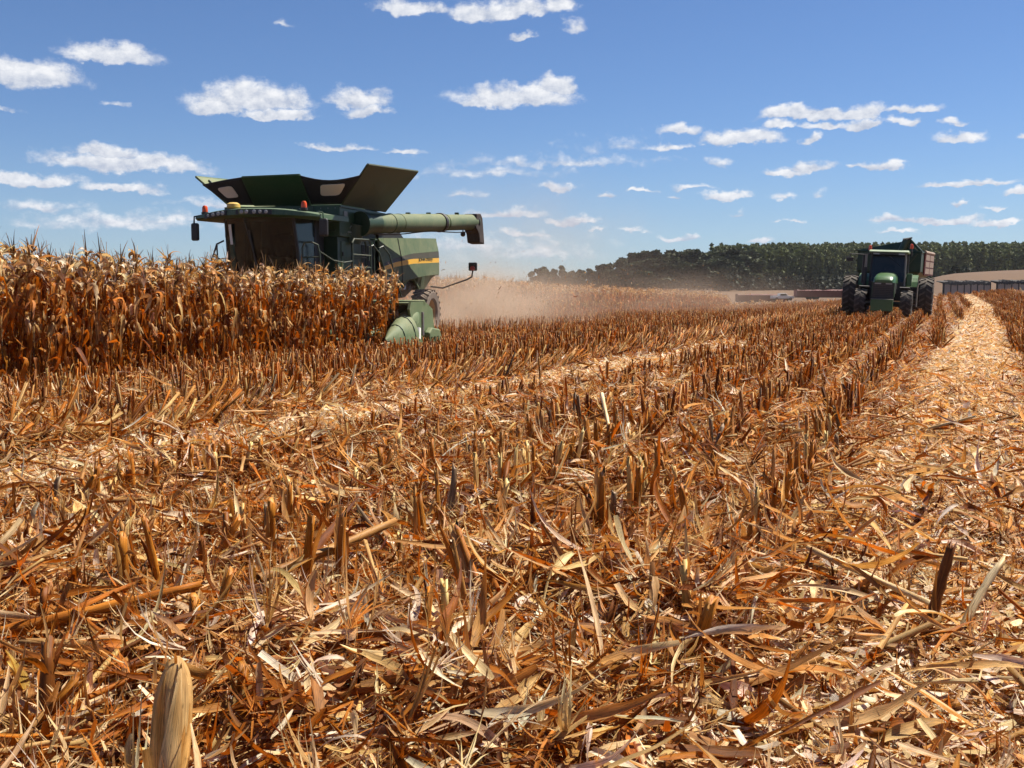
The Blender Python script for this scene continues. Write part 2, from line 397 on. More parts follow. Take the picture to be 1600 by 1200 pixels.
def strips(soup, p0, az, el, length, width, curv, twist, col, nseg=5, fold=0.0, roll=None, taper=0.6, rag=0.0, colvar=0.18, azc=None, tip=0.15, kink=None, wig=0.0):
    """leaf-like ribbons; every argument is an array over ribbons"""
    n = len(p0)
    if n == 0: return
    t = np.linspace(0, 1, nseg + 1)
    if kink is None: e = el[:, None] + curv[:, None] * t[None, :]
    else: e = el[:, None] + curv[:, None] * (0.25 * t[None, :] + 0.75 * sstep(-0.10, 0.10, t[None, :] - kink[:, None]))
    if wig > 0: e = e + rng.normal(0, wig, e.shape)
    a = az[:, None] + (azc[:, None] * t[None, :] if azc is not None else 0)
    if wig > 0: a = a + rng.normal(0, wig * 1.3, e.shape)
    d = np.stack([np.cos(e) * np.cos(a), np.cos(e) * np.sin(a), np.sin(e)], -1)
    st = length[:, None, None] / nseg * (d[:, :-1] + d[:, 1:]) * 0.5
    pos = np.concatenate([np.zeros((n, 1, 3)), np.cumsum(st, 1)], 1) + p0[:, None, :]
    side = np.stack([-np.sin(a), np.cos(a), np.zeros_like(a)], -1)
    nrm = np.cross(d, side)
    ro = (roll if roll is not None else rng.uniform(-0.6, 0.6, n))[:, None] + twist[:, None] * t[None, :]
    s2 = side * np.cos(ro)[..., None] + nrm * np.sin(ro)[..., None]
    n2 = np.cross(d, s2)
    prof = np.minimum(1.0, 0.55 + 2.2 * t) * np.clip(1 - np.maximum(0, (t - taper)) / (1 - taper + 1e-6) * (1 - tip), 0, 1)
    w = width[:, None] * prof[None, :]
    if rag > 0: w = w * rng.uniform(1 - rag, 1 + rag, w.shape)
    lft = pos - s2 * w[..., None] * 0.5; rgt = pos + s2 * w[..., None] * 0.5
    if fold != 0:
        mid = pos - n2 * (w * fold)[..., None]
        rows = np.stack([lft, mid, rgt], 2); k = 3
    else:
        rows = np.stack([lft, rgt], 2); k = 2
    v = rows.reshape(-1, 3)
    base = np.arange(n)[:, None, None] * ((nseg + 1) * k)
    i = np.arange(nseg)[None, :, None] * k; j = np.arange(k - 1)[None, None, :]
    q0 = base + i + j
    f = np.stack([q0, q0 + 1, q0 + k + 1, q0 + k], -1).reshape(-1, 4)
    c = col[:, None, :] * (1 + rng.uniform(-colvar, colvar, (n, nseg + 1, 1)))
    c = np.repeat(c, k, 1).reshape(-1, 3)
    idr = rng.uniform(0, 60, n)
    ac = np.broadcast_to(np.linspace(0, 1, k)[None, None, :], (n, nseg + 1, k)) * np.maximum(1.0, width[:, None, None] / 0.03)
    al = np.broadcast_to((t[None, :] * length[:, None] * 6)[:, :, None], (n, nseg + 1, k))
    ii = np.broadcast_to(idr[:, None, None], (n, nseg + 1, k))
    l = np.stack([ac + ii * 1.7, al, ii], -1).reshape(-1, 3)
    soup.add(v, f, c, l)

def stalks(soup, p0, d, length, r0, r1, col, sides=5, rings=1, jag=0.0, bend=None, node=False, caps=True):
    """tapered tubes, with a rough cut at the upper end"""
    n = len(p0)
    if n == 0: return
    d = d / np.linalg.norm(d, axis=1, keepdims=True)
    ref = np.where(np.abs(d[:, 2:3]) > 0.9, np.array([[1.0, 0, 0]]), np.array([[0, 0, 1.0]]))
    a = np.cross(ref, d); a /= np.linalg.norm(a, axis=1, keepdims=True); b = np.cross(d, a)
    t = np.linspace(0, 1, rings + 1)
    ph = np.linspace(0, 2 * PI, sides, endpoint=False)
    r = r0[:, None] * (1 - t) + r1[:, None] * t
    if node and rings >= 3: r[:, 1:-1:2] *= 1.22
    ctr = p0[:, None] + d[:, None] * (length[:, None] * t)[..., None]
    if bend is not None: ctr = ctr + bend[:, None, :] * (t[None, :, None] ** 2)
    ring = a[:, None, None] * np.cos(ph)[None, None, :, None] + b[:, None, None] * np.sin(ph)[None, None, :, None]
    v = ctr[:, :, None] + ring * r[:, :, None, None]
    if jag > 0:
        v[:, -1] += d[:, None] * (rng.uniform(-1, 1, (n, sides)) * jag)[..., None]
    nv = (rings + 1) * sides
    extra = None
    if caps:
        top = (ctr[:, -1] - d * (r1[:, None] * 0.6))[:, None]
        v = np.concatenate([v.reshape(n, nv, 3), top], 1)
    else: v = v.reshape(n, nv, 3)
    m = v.shape[1]
    base = np.arange(n)[:, None, None] * m
    i = np.arange(rings)[None, :, None] * sides; j = np.arange(sides)[None, None, :]; j2 = (j + 1) % sides
    f = np.stack([base + i + j, base + i + j2, base + i + sides + j2, base + i + sides + j], -1).reshape(-1, 4)
    if caps:
        bb = np.arange(n)[:, None] * m; js = np.arange(0, sides - 1, 2)[None, :]
        lastr = rings * sides
        g = np.stack([bb + lastr + js, bb + lastr + (js + 1) % sides, bb + lastr + (js + 2) % sides, np.broadcast_to(bb + nv, (n, js.shape[1]))], -1).reshape(-1, 4)
        f = np.concatenate([f, g])
    c = np.repeat(col[:, None], m, 1) * (1 + rng.uniform(-0.12, 0.12, (n, m, 1)))
    if caps: c[:, nv] = np.minimum(0.7, c[:, nv] * 1.5 + 0.12)
    idr = rng.uniform(0, 60, n)
    ac = np.tile(np.arange(sides) / sides * 3, rings + 1)[None, :] + idr[:, None] * 1.7
    al = np.repeat(t, sides)[None, :] * length[:, None] * 5
    if caps:
        ac = np.concatenate([ac, ac[:, :1]], 1); al = np.concatenate([al, al[:, -1:]], 1)
    l = np.stack([ac, al, np.broadcast_to(idr[:, None], ac.shape)], -1)
    soup.add(v.reshape(-1, 3), f, c.reshape(-1, 3), l.reshape(-1, 3))

class MB:
    """collects hard-surface shapes and links them as one mesh object"""
    def __init__(s): s.v = []; s.f = []; s.m = []; s.mats = []
    def _m(s, mat):
        if mat not in s.mats: s.mats.append(mat)
        return s.mats.index(mat)
    def add(s, v, f, mat):
        n = len(s.v); k = s._m(mat)
        s.v += [tuple(p) for p in v]; s.f += [tuple(i + n for i in q) for q in f]; s.m += [k] * len(f)
    def box(s, lo, hi, mat):
        x0, y0, z0 = lo; x1, y1, z1 = hi
        s.hexa([(x0, y0, z0), (x1, y0, z0), (x1, y1, z0), (x0, y1, z0), (x0, y0, z1), (x1, y0, z1), (x1, y1, z1), (x0, y1, z1)], mat)
    def hexa(s, v, mat):
        s.add(v, [(0, 3, 2, 1), (4, 5, 6, 7), (0, 1, 5, 4), (1, 2, 6, 5), (2, 3, 7, 6), (3, 0, 4, 7)], mat)
    def slab(s, pts, th, mat):
        """flat polygon given thickness along its normal"""
        p = [Vector(q) for q in pts]; nrm = Vector((0, 0, 0))
        for i in range(len(p)): nrm += p[i].cross(p[(i + 1) % len(p)])
        nrm.normalize(); n = len(p)
        v = [q + nrm * th * 0.5 for q in p] + [q - nrm * th * 0.5 for q in p]
        f = [tuple(range(n)), tuple(range(2 * n - 1, n - 1, -1))] + [(i, i + n, (i + 1) % n + n, (i + 1) % n) for i in range(n)]
        s.add(v, f, mat)
    def prism(s, pts, y0, y1, mat):
        """polygon in x,z extruded along y"""
        n = len(pts)
        v = [(x, y0, z) for x, z in pts] + [(x, y1, z) for x, z in pts]
        f = [tuple(range(n)), tuple(range(2 * n - 1, n - 1, -1))] + [(i, i + n, (i + 1) % n + n, (i + 1) % n) for i in range(n)]
        s.add(v, f, mat)
    def tube(s, pts, r, mat, sides=8, caps=True):
        p = [Vector(q) for q in pts]; n = len(p)
        rr = r if isinstance(r, (list, tuple)) else [r] * n
        v = []; prev = None
        for i in range(n):
            d = (p[min(i + 1, n - 1)] - p[max(i - 1, 0)]).normalized()
            if prev is None: a = d.orthogonal().normalized()
            else:
                a = prev - d * prev.dot(d)
                a = a.normalized() if a.length > 1e-6 else d.orthogonal().normalized()
            prev = a; b = d.cross(a)
            for k in range(sides):
                q = 2 * PI * k / sides; v.append(p[i] + (a * math.cos(q) + b * math.sin(q)) * rr[i])
        f = [(i * sides + k, i * sides + (k + 1) % sides, (i + 1) * sides + (k + 1) % sides, (i + 1) * sides + k) for i in range(n - 1) for k in range(sides)]
        if caps: f += [tuple(range(sides - 1, -1, -1)), tuple(range((n - 1) * sides, n * sides))]
        s.add(v, f, mat)
    def lathe(s, prof, origin, axis, mat, sides=24):
        """(radius, height) profile turned about an axis"""
        o = Vector(origin); ax = Vector(axis).normalized(); a = ax.orthogonal().normalized(); b = ax.cross(a)
        n = len(prof); v = []
        for r, h in prof:
            for k in range(sides):
                q = 2 * PI * k / sides; v.append(o + ax * h + (a * math.cos(q) + b * math.sin(q)) * r)
        f = [(i * sides + k, i * sides + (k + 1) % sides, (i + 1) * sides + (k + 1) % sides, (i + 1) * sides + k) for i in range(n - 1) for k in range(sides)]
        s.add(v, f, mat)
    def ball(s, c, r, mat, seg=12, rings=7):
        rx, ry, rz = r if isinstance(r, tuple) else (r, r, r)
        v = []
        for i in range(rings + 1):
            a = PI * i / rings
            for k in range(seg):
                q = 2 * PI * k / seg
                v.append((c[0] + rx * math.sin(a) * math.cos(q), c[1] + ry * math.sin(a) * math.sin(q), c[2] + rz * math.cos(a)))
        f = [(i * seg + k, (i + 1) * seg + k, (i + 1) * seg + (k + 1) % seg, i * seg + (k + 1) % seg) for i in range(rings) for k in range(seg)]
        s.add(v, f, mat)
    def build(s, name, parent=None, bevel=0.0, smooth=False, seg=2):
        me = bpy.data.meshes.new(name)
        me.from_pydata([tuple(q) for q in s.v], [], s.f)
        for mt in s.mats: me.materials.append(mt)
        me.polygons.foreach_set('material_index', s.m)
        bm = bmesh.new(); bm.from_mesh(me)
        bmesh.ops.remove_doubles(bm, verts=bm.verts, dist=1e-5)
        bmesh.ops.recalc_face_normals(bm, faces=bm.faces)
        bm.to_mesh(me); bm.free()
        if smooth:
            me.polygons.foreach_set('use_smooth', [True] * len(me.polygons))
            try: me.set_sharp_from_angle(angle=math.radians(38))
            except Exception: pass
        o = link_mesh(name, me, parent)
        if bevel > 0:
            b = o.modifiers.new('bevel', 'BEVEL'); b.width = bevel; b.segments = seg; b.limit_method = 'ANGLE'; b.angle_limit = math.radians(40)
        return o

def wheel(name, parent, c, R, W, rim_r, lugs=22, rubber='rubber', rim='yellow', side=1):
    """tractor tyre with chevron lugs; the rim is its own piece"""
    root = empty(name, c); root.parent = parent
    mb = MB(); h = W / 2
    mb.lathe([(rim_r, -h * 0.75), (rim_r * 1.12, -h * 0.95), (R * 0.86, -h), (R * 0.94, -h * 0.85), (R * 0.955, 0), (R * 0.94, h * 0.85), (R * 0.86, h), (rim_r * 1.12, h * 0.95), (rim_r, h * 0.75)], (0, 0, 0), (0, 1, 0), M[rubber], 40)
    lugm = M['rubber_lug'] if rubber == 'rubber' else M[rubber]
    for i in range(lugs):
        for sd in (-1, 1):
            a0 = 2 * PI * (i + (0.5 if sd > 0 else 0)) / lugs; a1 = a0 + 0.20
            w = 0.085 * 0.95 / max(R, 0.5) * R
            def P(a, r, y): return (r * math.sin(a), y, r * math.cos(a))
            da = w / R * 0.5
            ri, ro = R * 0.93, R
            mb.hexa([P(a0 - da, ri, 0.03 * sd), P(a0 + da, ri, 0.03 * sd), P(a1 + da, ri * 0.985, h * sd * 1.02), P(a1 - da, ri * 0.985, h * sd * 1.02),
                     P(a0 - da, ro, 0.03 * sd), P(a0 + da, ro, 0.03 * sd), P(a1 + da, ro * 0.97, h * sd * 1.02), P(a1 - da, ro * 0.97, h * sd * 1.02)], lugm)
    mb.build('tyre', root, smooth=False)
    rb = MB()
    rb.lathe([(rim_r, -h * 0.7), (rim_r * 0.9, -h * 0.3), (rim_r * 0.45, h * 0.1 * side), (rim_r * 0.3, h * 0.25 * side), (0.01, h * 0.3 * side)], (0, 0, 0), (0, 1, 0), M[rim], 24)
    rb.lathe([(rim_r, h * 0.72), (rim_r * 0.93, h * 0.5), (rim_r * 0.9, -h * 0.3)], (0, 0, 0), (0, 1, 0), M[rim], 24)
    rb.build('rim', root, smooth=True)
    return root

# ------------------------------------------------------------------ ground
def ground_mat():
    m, nt = new_mat('litter_soil')
    tc = nt.nodes.new('ShaderNodeTexCoord')
    def vor(scale, stretch, rot):
        mp = nt.nodes.new('ShaderNodeMapping'); mp.inputs['Scale'].default_value = stretch; mp.inputs['Rotation'].default_value = (0, 0, rot)
        nt.links.new(tc.outputs['Object'], mp.inputs[0])
        v = nt.nodes.new('ShaderNodeTexVoronoi'); v.inputs['Scale'].default_value = scale; v.inputs['Randomness'].default_value = 1.0
        nt.links.new(mp.outputs[0], v.inputs['Vector']); return v
    a = vor(22.0, (1, 0.25, 1), 0.5); b = vor(26.0, (0.28, 1, 1), -0.3)
    f = noise_fac(nt, 3.0, 6.0, 0.7, lo=0.3, hi=0.7)
    n2 = noise_fac(nt, 0.035, 4.0, 0.6, lo=0.35, hi=0.65)
    r = nt.nodes.new('ShaderNodeValToRGB')
    sp = nt.nodes.new('ShaderNodeSeparateColor'); nt.links.new(a.outputs['Color'], sp.inputs[0]); nt.links.new(sp.outputs[0], r.inputs[0])
    e = r.color_ramp.elements
    e[0].position = 0.0; e[0].color = (0.035, 0.010, 0.003, 1); e[1].position = 1.0; e[1].color = (0.26, 0.13, 0.045, 1)  # soil kept extra dark so its colour supplies the shade in litter gaps
    q = r.color_ramp.elements.new(0.5); q.color = (0.11, 0.036, 0.008, 1)
    r2 = nt.nodes.new('ShaderNodeValToRGB')
    sp2 = nt.nodes.new('ShaderNodeSeparateColor'); nt.links.new(b.outputs['Color'], sp2.inputs[0]); nt.links.new(sp2.outputs[0], r2.inputs[0])
    e = r2.color_ramp.elements
    e[0].color = (0.05, 0.016, 0.004, 1); e[1].color = (0.22, 0.10, 0.03, 1)
    c = mixc(nt, r.outputs[0], r2.outputs[0], f)
    c = mixc(nt, c, (0.15, 0.062, 0.020, 1), n2)
    # fine pale chaff lies on the wheel lane and on the strip beyond
    sx = nt.nodes.new('ShaderNodeSeparateXYZ'); nt.links.new(tc.outputs['Object'], sx.inputs[0])
    def mt(op, a_, b_, c_=None, clamp=False):
        n_ = nt.nodes.new('ShaderNodeMath'); n_.operation = op; n_.use_clamp = clamp
        for i_, q_ in enumerate((a_, b_, c_)):
            if q_ is None: continue
            if isinstance(q_, (int, float)): n_.inputs[i_].default_value = q_
            else: nt.links.new(q_, n_.inputs[i_])
        return n_.outputs[0]
    uu = mt('ADD', mt('MULTIPLY', sx.outputs[0], RS), mt('MULTIPLY', sx.outputs[1], RC))
    vv = mt('SUBTRACT', mt('MULTIPLY', sx.outputs[0], RC), mt('MULTIPLY', sx.outputs[1], RS))
    edge = mt('MULTIPLY', noise_fac(nt, 2.2, 4.0, 0.6, lo=0.0, hi=1.0), 0.5)
    la = mt('SUBTRACT', mt('SUBTRACT', vv, -0.12), mt('MULTIPLY', mt('MINIMUM', mt('MAXIMUM', uu, 0.0), 70.0), 0.034))
    st = mt('SUBTRACT', mt('ADD', vv, 6.35), mt('MULTIPLY', mt('MINIMUM', mt('MAXIMUM', uu, 0.0), 22.0), 0.085))
    def band(q_, w_): return mt('MULTIPLY', mt('SUBTRACT', mt('SUBTRACT', w_ + 0.25, edge), mt('ABSOLUTE', q_, None)), 5.0, clamp=True)
    msk = mt('MULTIPLY', mt('MAXIMUM', band(la, 0.72), mt('MULTIPLY', band(st, 0.62), mt('SUBTRACT', 1.0, mt('MULTIPLY', mt('SUBTRACT', uu, 16.0), 0.06, clamp=True)))), 0.8)
    pal = mixc(nt, (0.34, 0.21, 0.085, 1), (0.60, 0.45, 0.25, 1), noise_fac(nt, 60.0, 4.0, 0.7, lo=0.3, hi=0.7))
    c = mixc(nt, c, pal, msk)
    p = principled(nt, Roughness=0.9)
    nt.links.new(c, p.inputs['Base Color'])
    bp = nt.nodes.new('ShaderNodeBump'); bp.inputs['Strength'].default_value = 0.6; bp.inputs['Distance'].default_value = 0.02
    nt.links.new(a.outputs['Distance'], bp.inputs['Height']); nt.links.new(bp.outputs[0], p.inputs['Normal'])
    finish(nt, p.outputs[0]); return m
M['soil'] = ground_mat()
def field_mat():
    m, nt = new_mat('dry_grass')
    f = noise_fac(nt, 0.6, 8.0, 0.7, lo=0.3, hi=0.7, stretch=(0.35, 1, 1))
    f2 = noise_fac(nt, 9.0, 4.0, 0.7, lo=0.3, hi=0.7)
    c = mixc(nt, (0.080, 0.037, 0.013, 1), (0.145, 0.072, 0.026, 1), f)
    c = mixc(nt, c, (0.09, 0.048, 0.018, 1), f2)
    p = principled(nt, Roughness=0.95); nt.links.new(c, p.inputs['Base Color']); finish(nt, p.outputs[0]); return m
M['field'] = field_mat()

def build_ground():
    dist = np.concatenate([[0.0], np.linspace(0.6, 20, 60), np.linspace(21, 140, 110), np.geomspace(145, 520, 46), np.geomspace(600, 4000, 10)])
    ang = np.radians(np.concatenate([np.linspace(-180, -50, 22, endpoint=False), np.linspace(-50, 50, 180), np.linspace(50, 180, 22, endpoint=False)[1:]]))
    D, A = np.meshgrid(dist, ang, indexing='ij')
    x = D * np.sin(A); y = D * np.cos(A)
    z = terrain(x, y)
    nD, nA = D.shape
    v = np.stack([x, y, z], -1).reshape(-1, 3)
    f = [(i * nA + j, i * nA + (j + 1) % nA, (i + 1) * nA + (j + 1) % nA, (i + 1) * nA + j) for i in range(nD - 1) for j in range(nA)]
    me = bpy.data.meshes.new('ground'); me.from_pydata(v.tolist(), [], f)
    me.materials.append(M['soil']); me.materials.append(M['field'])
    ct = np.array([[v[q][:, 0].mean(), v[q][:, 1].mean()] for q in (np.array(f),)]) if False else v[np.array(f)].mean(1)
    me.polygons.foreach_set('material_index', (np.hypot(ct[:, 0], ct[:, 1]) > 136).astype(np.int32))
    me.polygons.foreach_set('use_smooth', [True] * len(f))
    bm = bmesh.new(); bm.from_mesh(me); bmesh.ops.remove_doubles(bm, verts=bm.verts, dist=1e-4)
    bmesh.ops.recalc_face_normals(bm, faces=bm.faces); bm.to_mesh(me); bm.free()
    o = link_mesh('ground', me); tag(o, 'harvested maize field floor of red brown soil and litter', kind='structure')
    return o
build_ground()

# ------------------------------------------------------------------ background: wood, walls, trailers
def foliage_mat(name, dark, light):
    m, nt = new_mat(name)
    at = nt.nodes.new('ShaderNodeAttribute'); at.attribute_name = 'Col'
    p = principled(nt, Roughness=0.7); p.inputs['Specular IOR Level'].default_value = 0.2
    nt.links.new(at.outputs['Color'], p.inputs['Base Color'])
    t = nt.nodes.new('ShaderNodeBsdfTranslucent'); nt.links.new(at.outputs['Color'], t.inputs[0])
    mx = nt.nodes.new('ShaderNodeMixShader'); mx.inputs[0].default_value = 0.15
    nt.links.new(p.outputs[0], mx.inputs[1]); nt.links.new(t.outputs[0], mx.inputs[2])
    finish(nt, mx.outputs[0]); return m
M['foliage'] = foliage_mat('foliage', 0, 0)

def leaf_cards(soup, ctr, size, col, r):
    """small randomly turned leaf clumps"""
    n = len(ctr)
    a = r.normal(size=(n, 3)); a /= np.linalg.norm(a, axis=1, keepdims=True)
    b = np.cross(a, r.normal(size=(n, 3))); b /= np.linalg.norm(b, axis=1, keepdims=True)
    s = size[:, None] * 0.5
    v = np.stack([ctr - a * s * 1.5, ctr - b * s * 0.8, ctr + a * s * 1.5, ctr + b * s * 0.8], 1).reshape(-1, 3)
    f = np.arange(n * 4).reshape(n, 4)
    c = np.repeat(col, 4, 0); soup.add(v, f, c, np.zeros((n * 4, 3)))

def crown_mesh(seed, H, R, base, n, shape, tint, big=1.0):
    r = np.random.default_rng(seed); sp = Soup()
    k = 13 if shape == 'round' else 7
    cl = []
    for i in range(k):
        t = (i + 0.5) / k
        z = base + (H - base) * (0.12 + 0.86 * t)
        rad = R * (math.sin(PI * min(1, 0.30 + 0.55 * t)) * 1.15 if shape == 'round' else (1.08 - 0.62 * t))
        q = r.uniform(0, 2 * PI); off = rad * (r.uniform(0.15, 0.95) if shape == 'round' else r.uniform(0.2, 0.65))
        cl.append((off * math.cos(q), off * math.sin(q), z, rad * (r.uniform(0.36, 0.56) if shape == 'round' else r.uniform(0.55, 0.8))))
    per = n // k
    for (cx, cy, cz, cr) in cl:
        d = r.normal(size=(per, 3)); d /= np.linalg.norm(d, axis=1, keepdims=True)
        rr = cr * r.uniform(0.45, 1.0, per) ** 0.5
        p = np.array([cx, cy, cz]) + d * rr[:, None] * np.array([1, 1, 0.8])
        col = np.array(tint) * r.uniform(0.6, 1.45, (per, 1)) * r.uniform(0.8, 1.2)
        leaf_cards(sp, p, r.uniform(0.5, 1.15, per) * R * 0.30 * big, col, r)
    return sp
def trunk_mesh(seed, H, R, base):
    r = np.random.default_rng(seed + 50); sp = Soup()
    z = np.zeros((1, 3)); bark = np.array([[0.13, 0.10, 0.075]])
    stalks(sp, z, np.array([[0.02, 0.01, 1.0]]), np.array([H * 0.85]), np.array([H * 0.018]), np.array([H * 0.006]), bark, sides=7, rings=4, caps=False)
    n = 7
    q = r.uniform(0, 2 * PI, n); zz = base + (H - base) * r.uniform(0.0, 0.6, n)
    stalks(sp, np.stack([zz * 0.02, zz * 0.01, zz], 1), np.stack([np.cos(q), np.sin(q), np.full(n, 0.9)], 1), np.full(n, R * 1.0), np.full(n, H * 0.007), np.full(n, H * 0.003), np.repeat(bark, n, 0), sides=5, rings=2, caps=False)
    return sp

def build_trees():
    # eucalypts of the grove that can be told apart: (photo column in px, distance, height, crown shape)
    spec = [(836, 372, 9.0, 1), (850, 365, 9.8, 0), (866, 380, 9.4, 1), (880, 370, 10.4, 0), (905, 385, 9.0, 1), (922, 372, 9.2, 0), (938, 366, 11.0, 1), (946, 382, 9.8, 0),
            (968, 370, 12.6, 1), (982, 378, 13.2, 0), (1002, 372, 15.6, 1), (1015, 385, 15.0, 0), (1028, 368, 15.4, 1), (1045, 376, 15.8, 0), (1062, 370, 15.2, 1), (1075, 384, 16.2, 0),
            (1090, 368, 15.6, 1), (1104, 378, 15.0, 0), (1122, 370, 14.6, 1), (1138, 366, 16.4, 0), (1155, 374, 16.2, 1), (1168, 368, 15.2, 0),
            (956, 362, 8.6, 1), (1010, 360, 12.0, 0), (1040, 358, 11.5, 1), (1070, 359, 11.0, 0), (1098, 357, 11.8, 1), (1130, 356, 12.2, 0), (1150, 357, 11.2, 1), (893, 366, 8.2, 0),
            (990, 358, 10.6, 1), (1112, 362, 13.0, 0)]
    protos = []
    for k in range(4):
        sh = 'round'
        sp = crown_mesh(20 + k, 10.0, 3.4, 0.2, 2000, sh, (0.052, 0.060, 0.026) if k % 2 else (0.044, 0.054, 0.024), 0.9)
        protos.append((sp.mesh('eucalypt_crown', M['foliage']), trunk_mesh(20 + k, 10.0, 2.6, 2.0).mesh('eucalypt_trunk', M['stalk'])))
    for i, (px, d, h, s) in enumerate(spec):
        x = (px - 800) / 1650.0 * d
        root = empty('eucalyptus_tree', (x, d, float(terrain(x, d)) - 0.1), (0, 0, random.uniform(0, 6.28)))
        s_ = h * (0.80 if px < 960 else 0.86) / 10.0
        wd = 1.0 if px < 960 else 1.35
        root.scale = (s_ * wd * random.uniform(0.95, 1.2), s_ * wd * random.uniform(0.95, 1.2), s_)
        if px < 960 and d > 362: lb = 'small round headed eucalypt standing alone at the hazy low end of the grove'
        elif d < 364: lb = 'low dark tree along the front foot of the eucalypt grove'
        else: lb = 'tall round headed dark eucalypt in the grove beside the plantation'
        tag(root, lb, 'tree', 'eucalypts of the grove beyond the far maize')
        c, t = protos[i % 4]
        link_mesh('crown', c, root); link_mesh('trunk', t, root)
    # low bushes at the foot of the wood
    bush = crown_mesh(91, 3.0, 2.2, 0.1, 500, 'round', (0.030, 0.036, 0.020)).mesh('bush_foliage', M['foliage'])
    bt = trunk_mesh(91, 3.0, 1.2, 0.3).mesh('bush_stem', M['stalk'])
    for px, d, sc, lb in ((1136, 330, 1.7, 'wide dark bush at the left foot of the plantation above the brown strip'), (1165, 335, 1.2, 'small dark bush just right of the widest bush at the wood edge'),
                          (1190, 338, 1.3, 'rounded dark bush near the middle of the wood foot'), (1270, 330, 1.5, 'rounded grey green bush above the longer red trailer'), (1284, 332, 1.2, 'bush beside the tractor above the red trailer end'),
                          *[(q_, 345 + (q_ % 7) * 2, 1.5, 'dark undergrowth bush in the row along the wood foot above the red trailers') for q_ in (1204, 1215, 1228, 1240, 1252, 1262, 1296, 1308)],
                          (1496, 250, 1.3, 'small bush on the rim of the brown hill behind the grain cart')):
        x = (px - 800) / 1650.0 * d
        root = empty('bush', (x, d, float(terrain(x, d)) - 0.1)); root.scale = (sc * 1.2, sc, sc)
        tag(root, lb, 'bush', 'undergrowth along the wood foot' if lb.startswith('dark undergrowth') else None); link_mesh('foliage', bush, root); link_mesh('stem', bt, root)
    # the planted wood that reads as one mass
    sp = Soup(); r = np.random.default_rng(5)
    lod = []
    for k in range(5):
        q = crown_mesh(60 + k, 14.0, 1.9, 1.6, 240, 'cone', (0.095, 0.110, 0.034), 1.6)
        stalks(q, np.zeros((1, 3)), np.array([[0, 0, 1.0]]), np.array([12.0]), np.array([0.17]), np.array([0.06]), np.array([[0.045, 0.040, 0.032]]), sides=5, rings=1, caps=False)
        lod.append(q.arrays())
    N = 0
    for row in range(30):
        for colm in range(64):
            d = 372 + row * 3.4
            x = 72 + colm * 2.75 + r.uniform(-0.4, 0.4) + (row % 2) * 1.3
            y = d + r.uniform(-0.5, 0.5)
            if x / y < 0.205 + 0.02 * math.sin(row): continue
            if x / y > 0.56: continue
            s = r.uniform(0.9, 1.12)
            z0 = 0.05 * row * 3.4
            if row > 4 and row < 22 and colm % 2 and False: continue
            v, f, c, l = lod[r.integers(5)]
            a = r.uniform(0, 6.28); ca, sa = math.cos(a), math.sin(a)
            w = np.stack([v[:, 0] * ca - v[:, 1] * sa, v[:, 0] * sa + v[:, 1] * ca, v[:, 2]], 1) * s
            w = w + np.array([x, y, float(terrain(x, y)) + z0 * 1.0 - 0.3])
            sp.add(w, f, c * r.uniform(0.8, 1.2), l)
    o = link_mesh('plantation_forest', sp.mesh('plantation_forest', M['foliage']))
    tag(o, 'dense planted eucalypt wood in rows on the far rise', 'forest', kind='stuff')
build_trees()

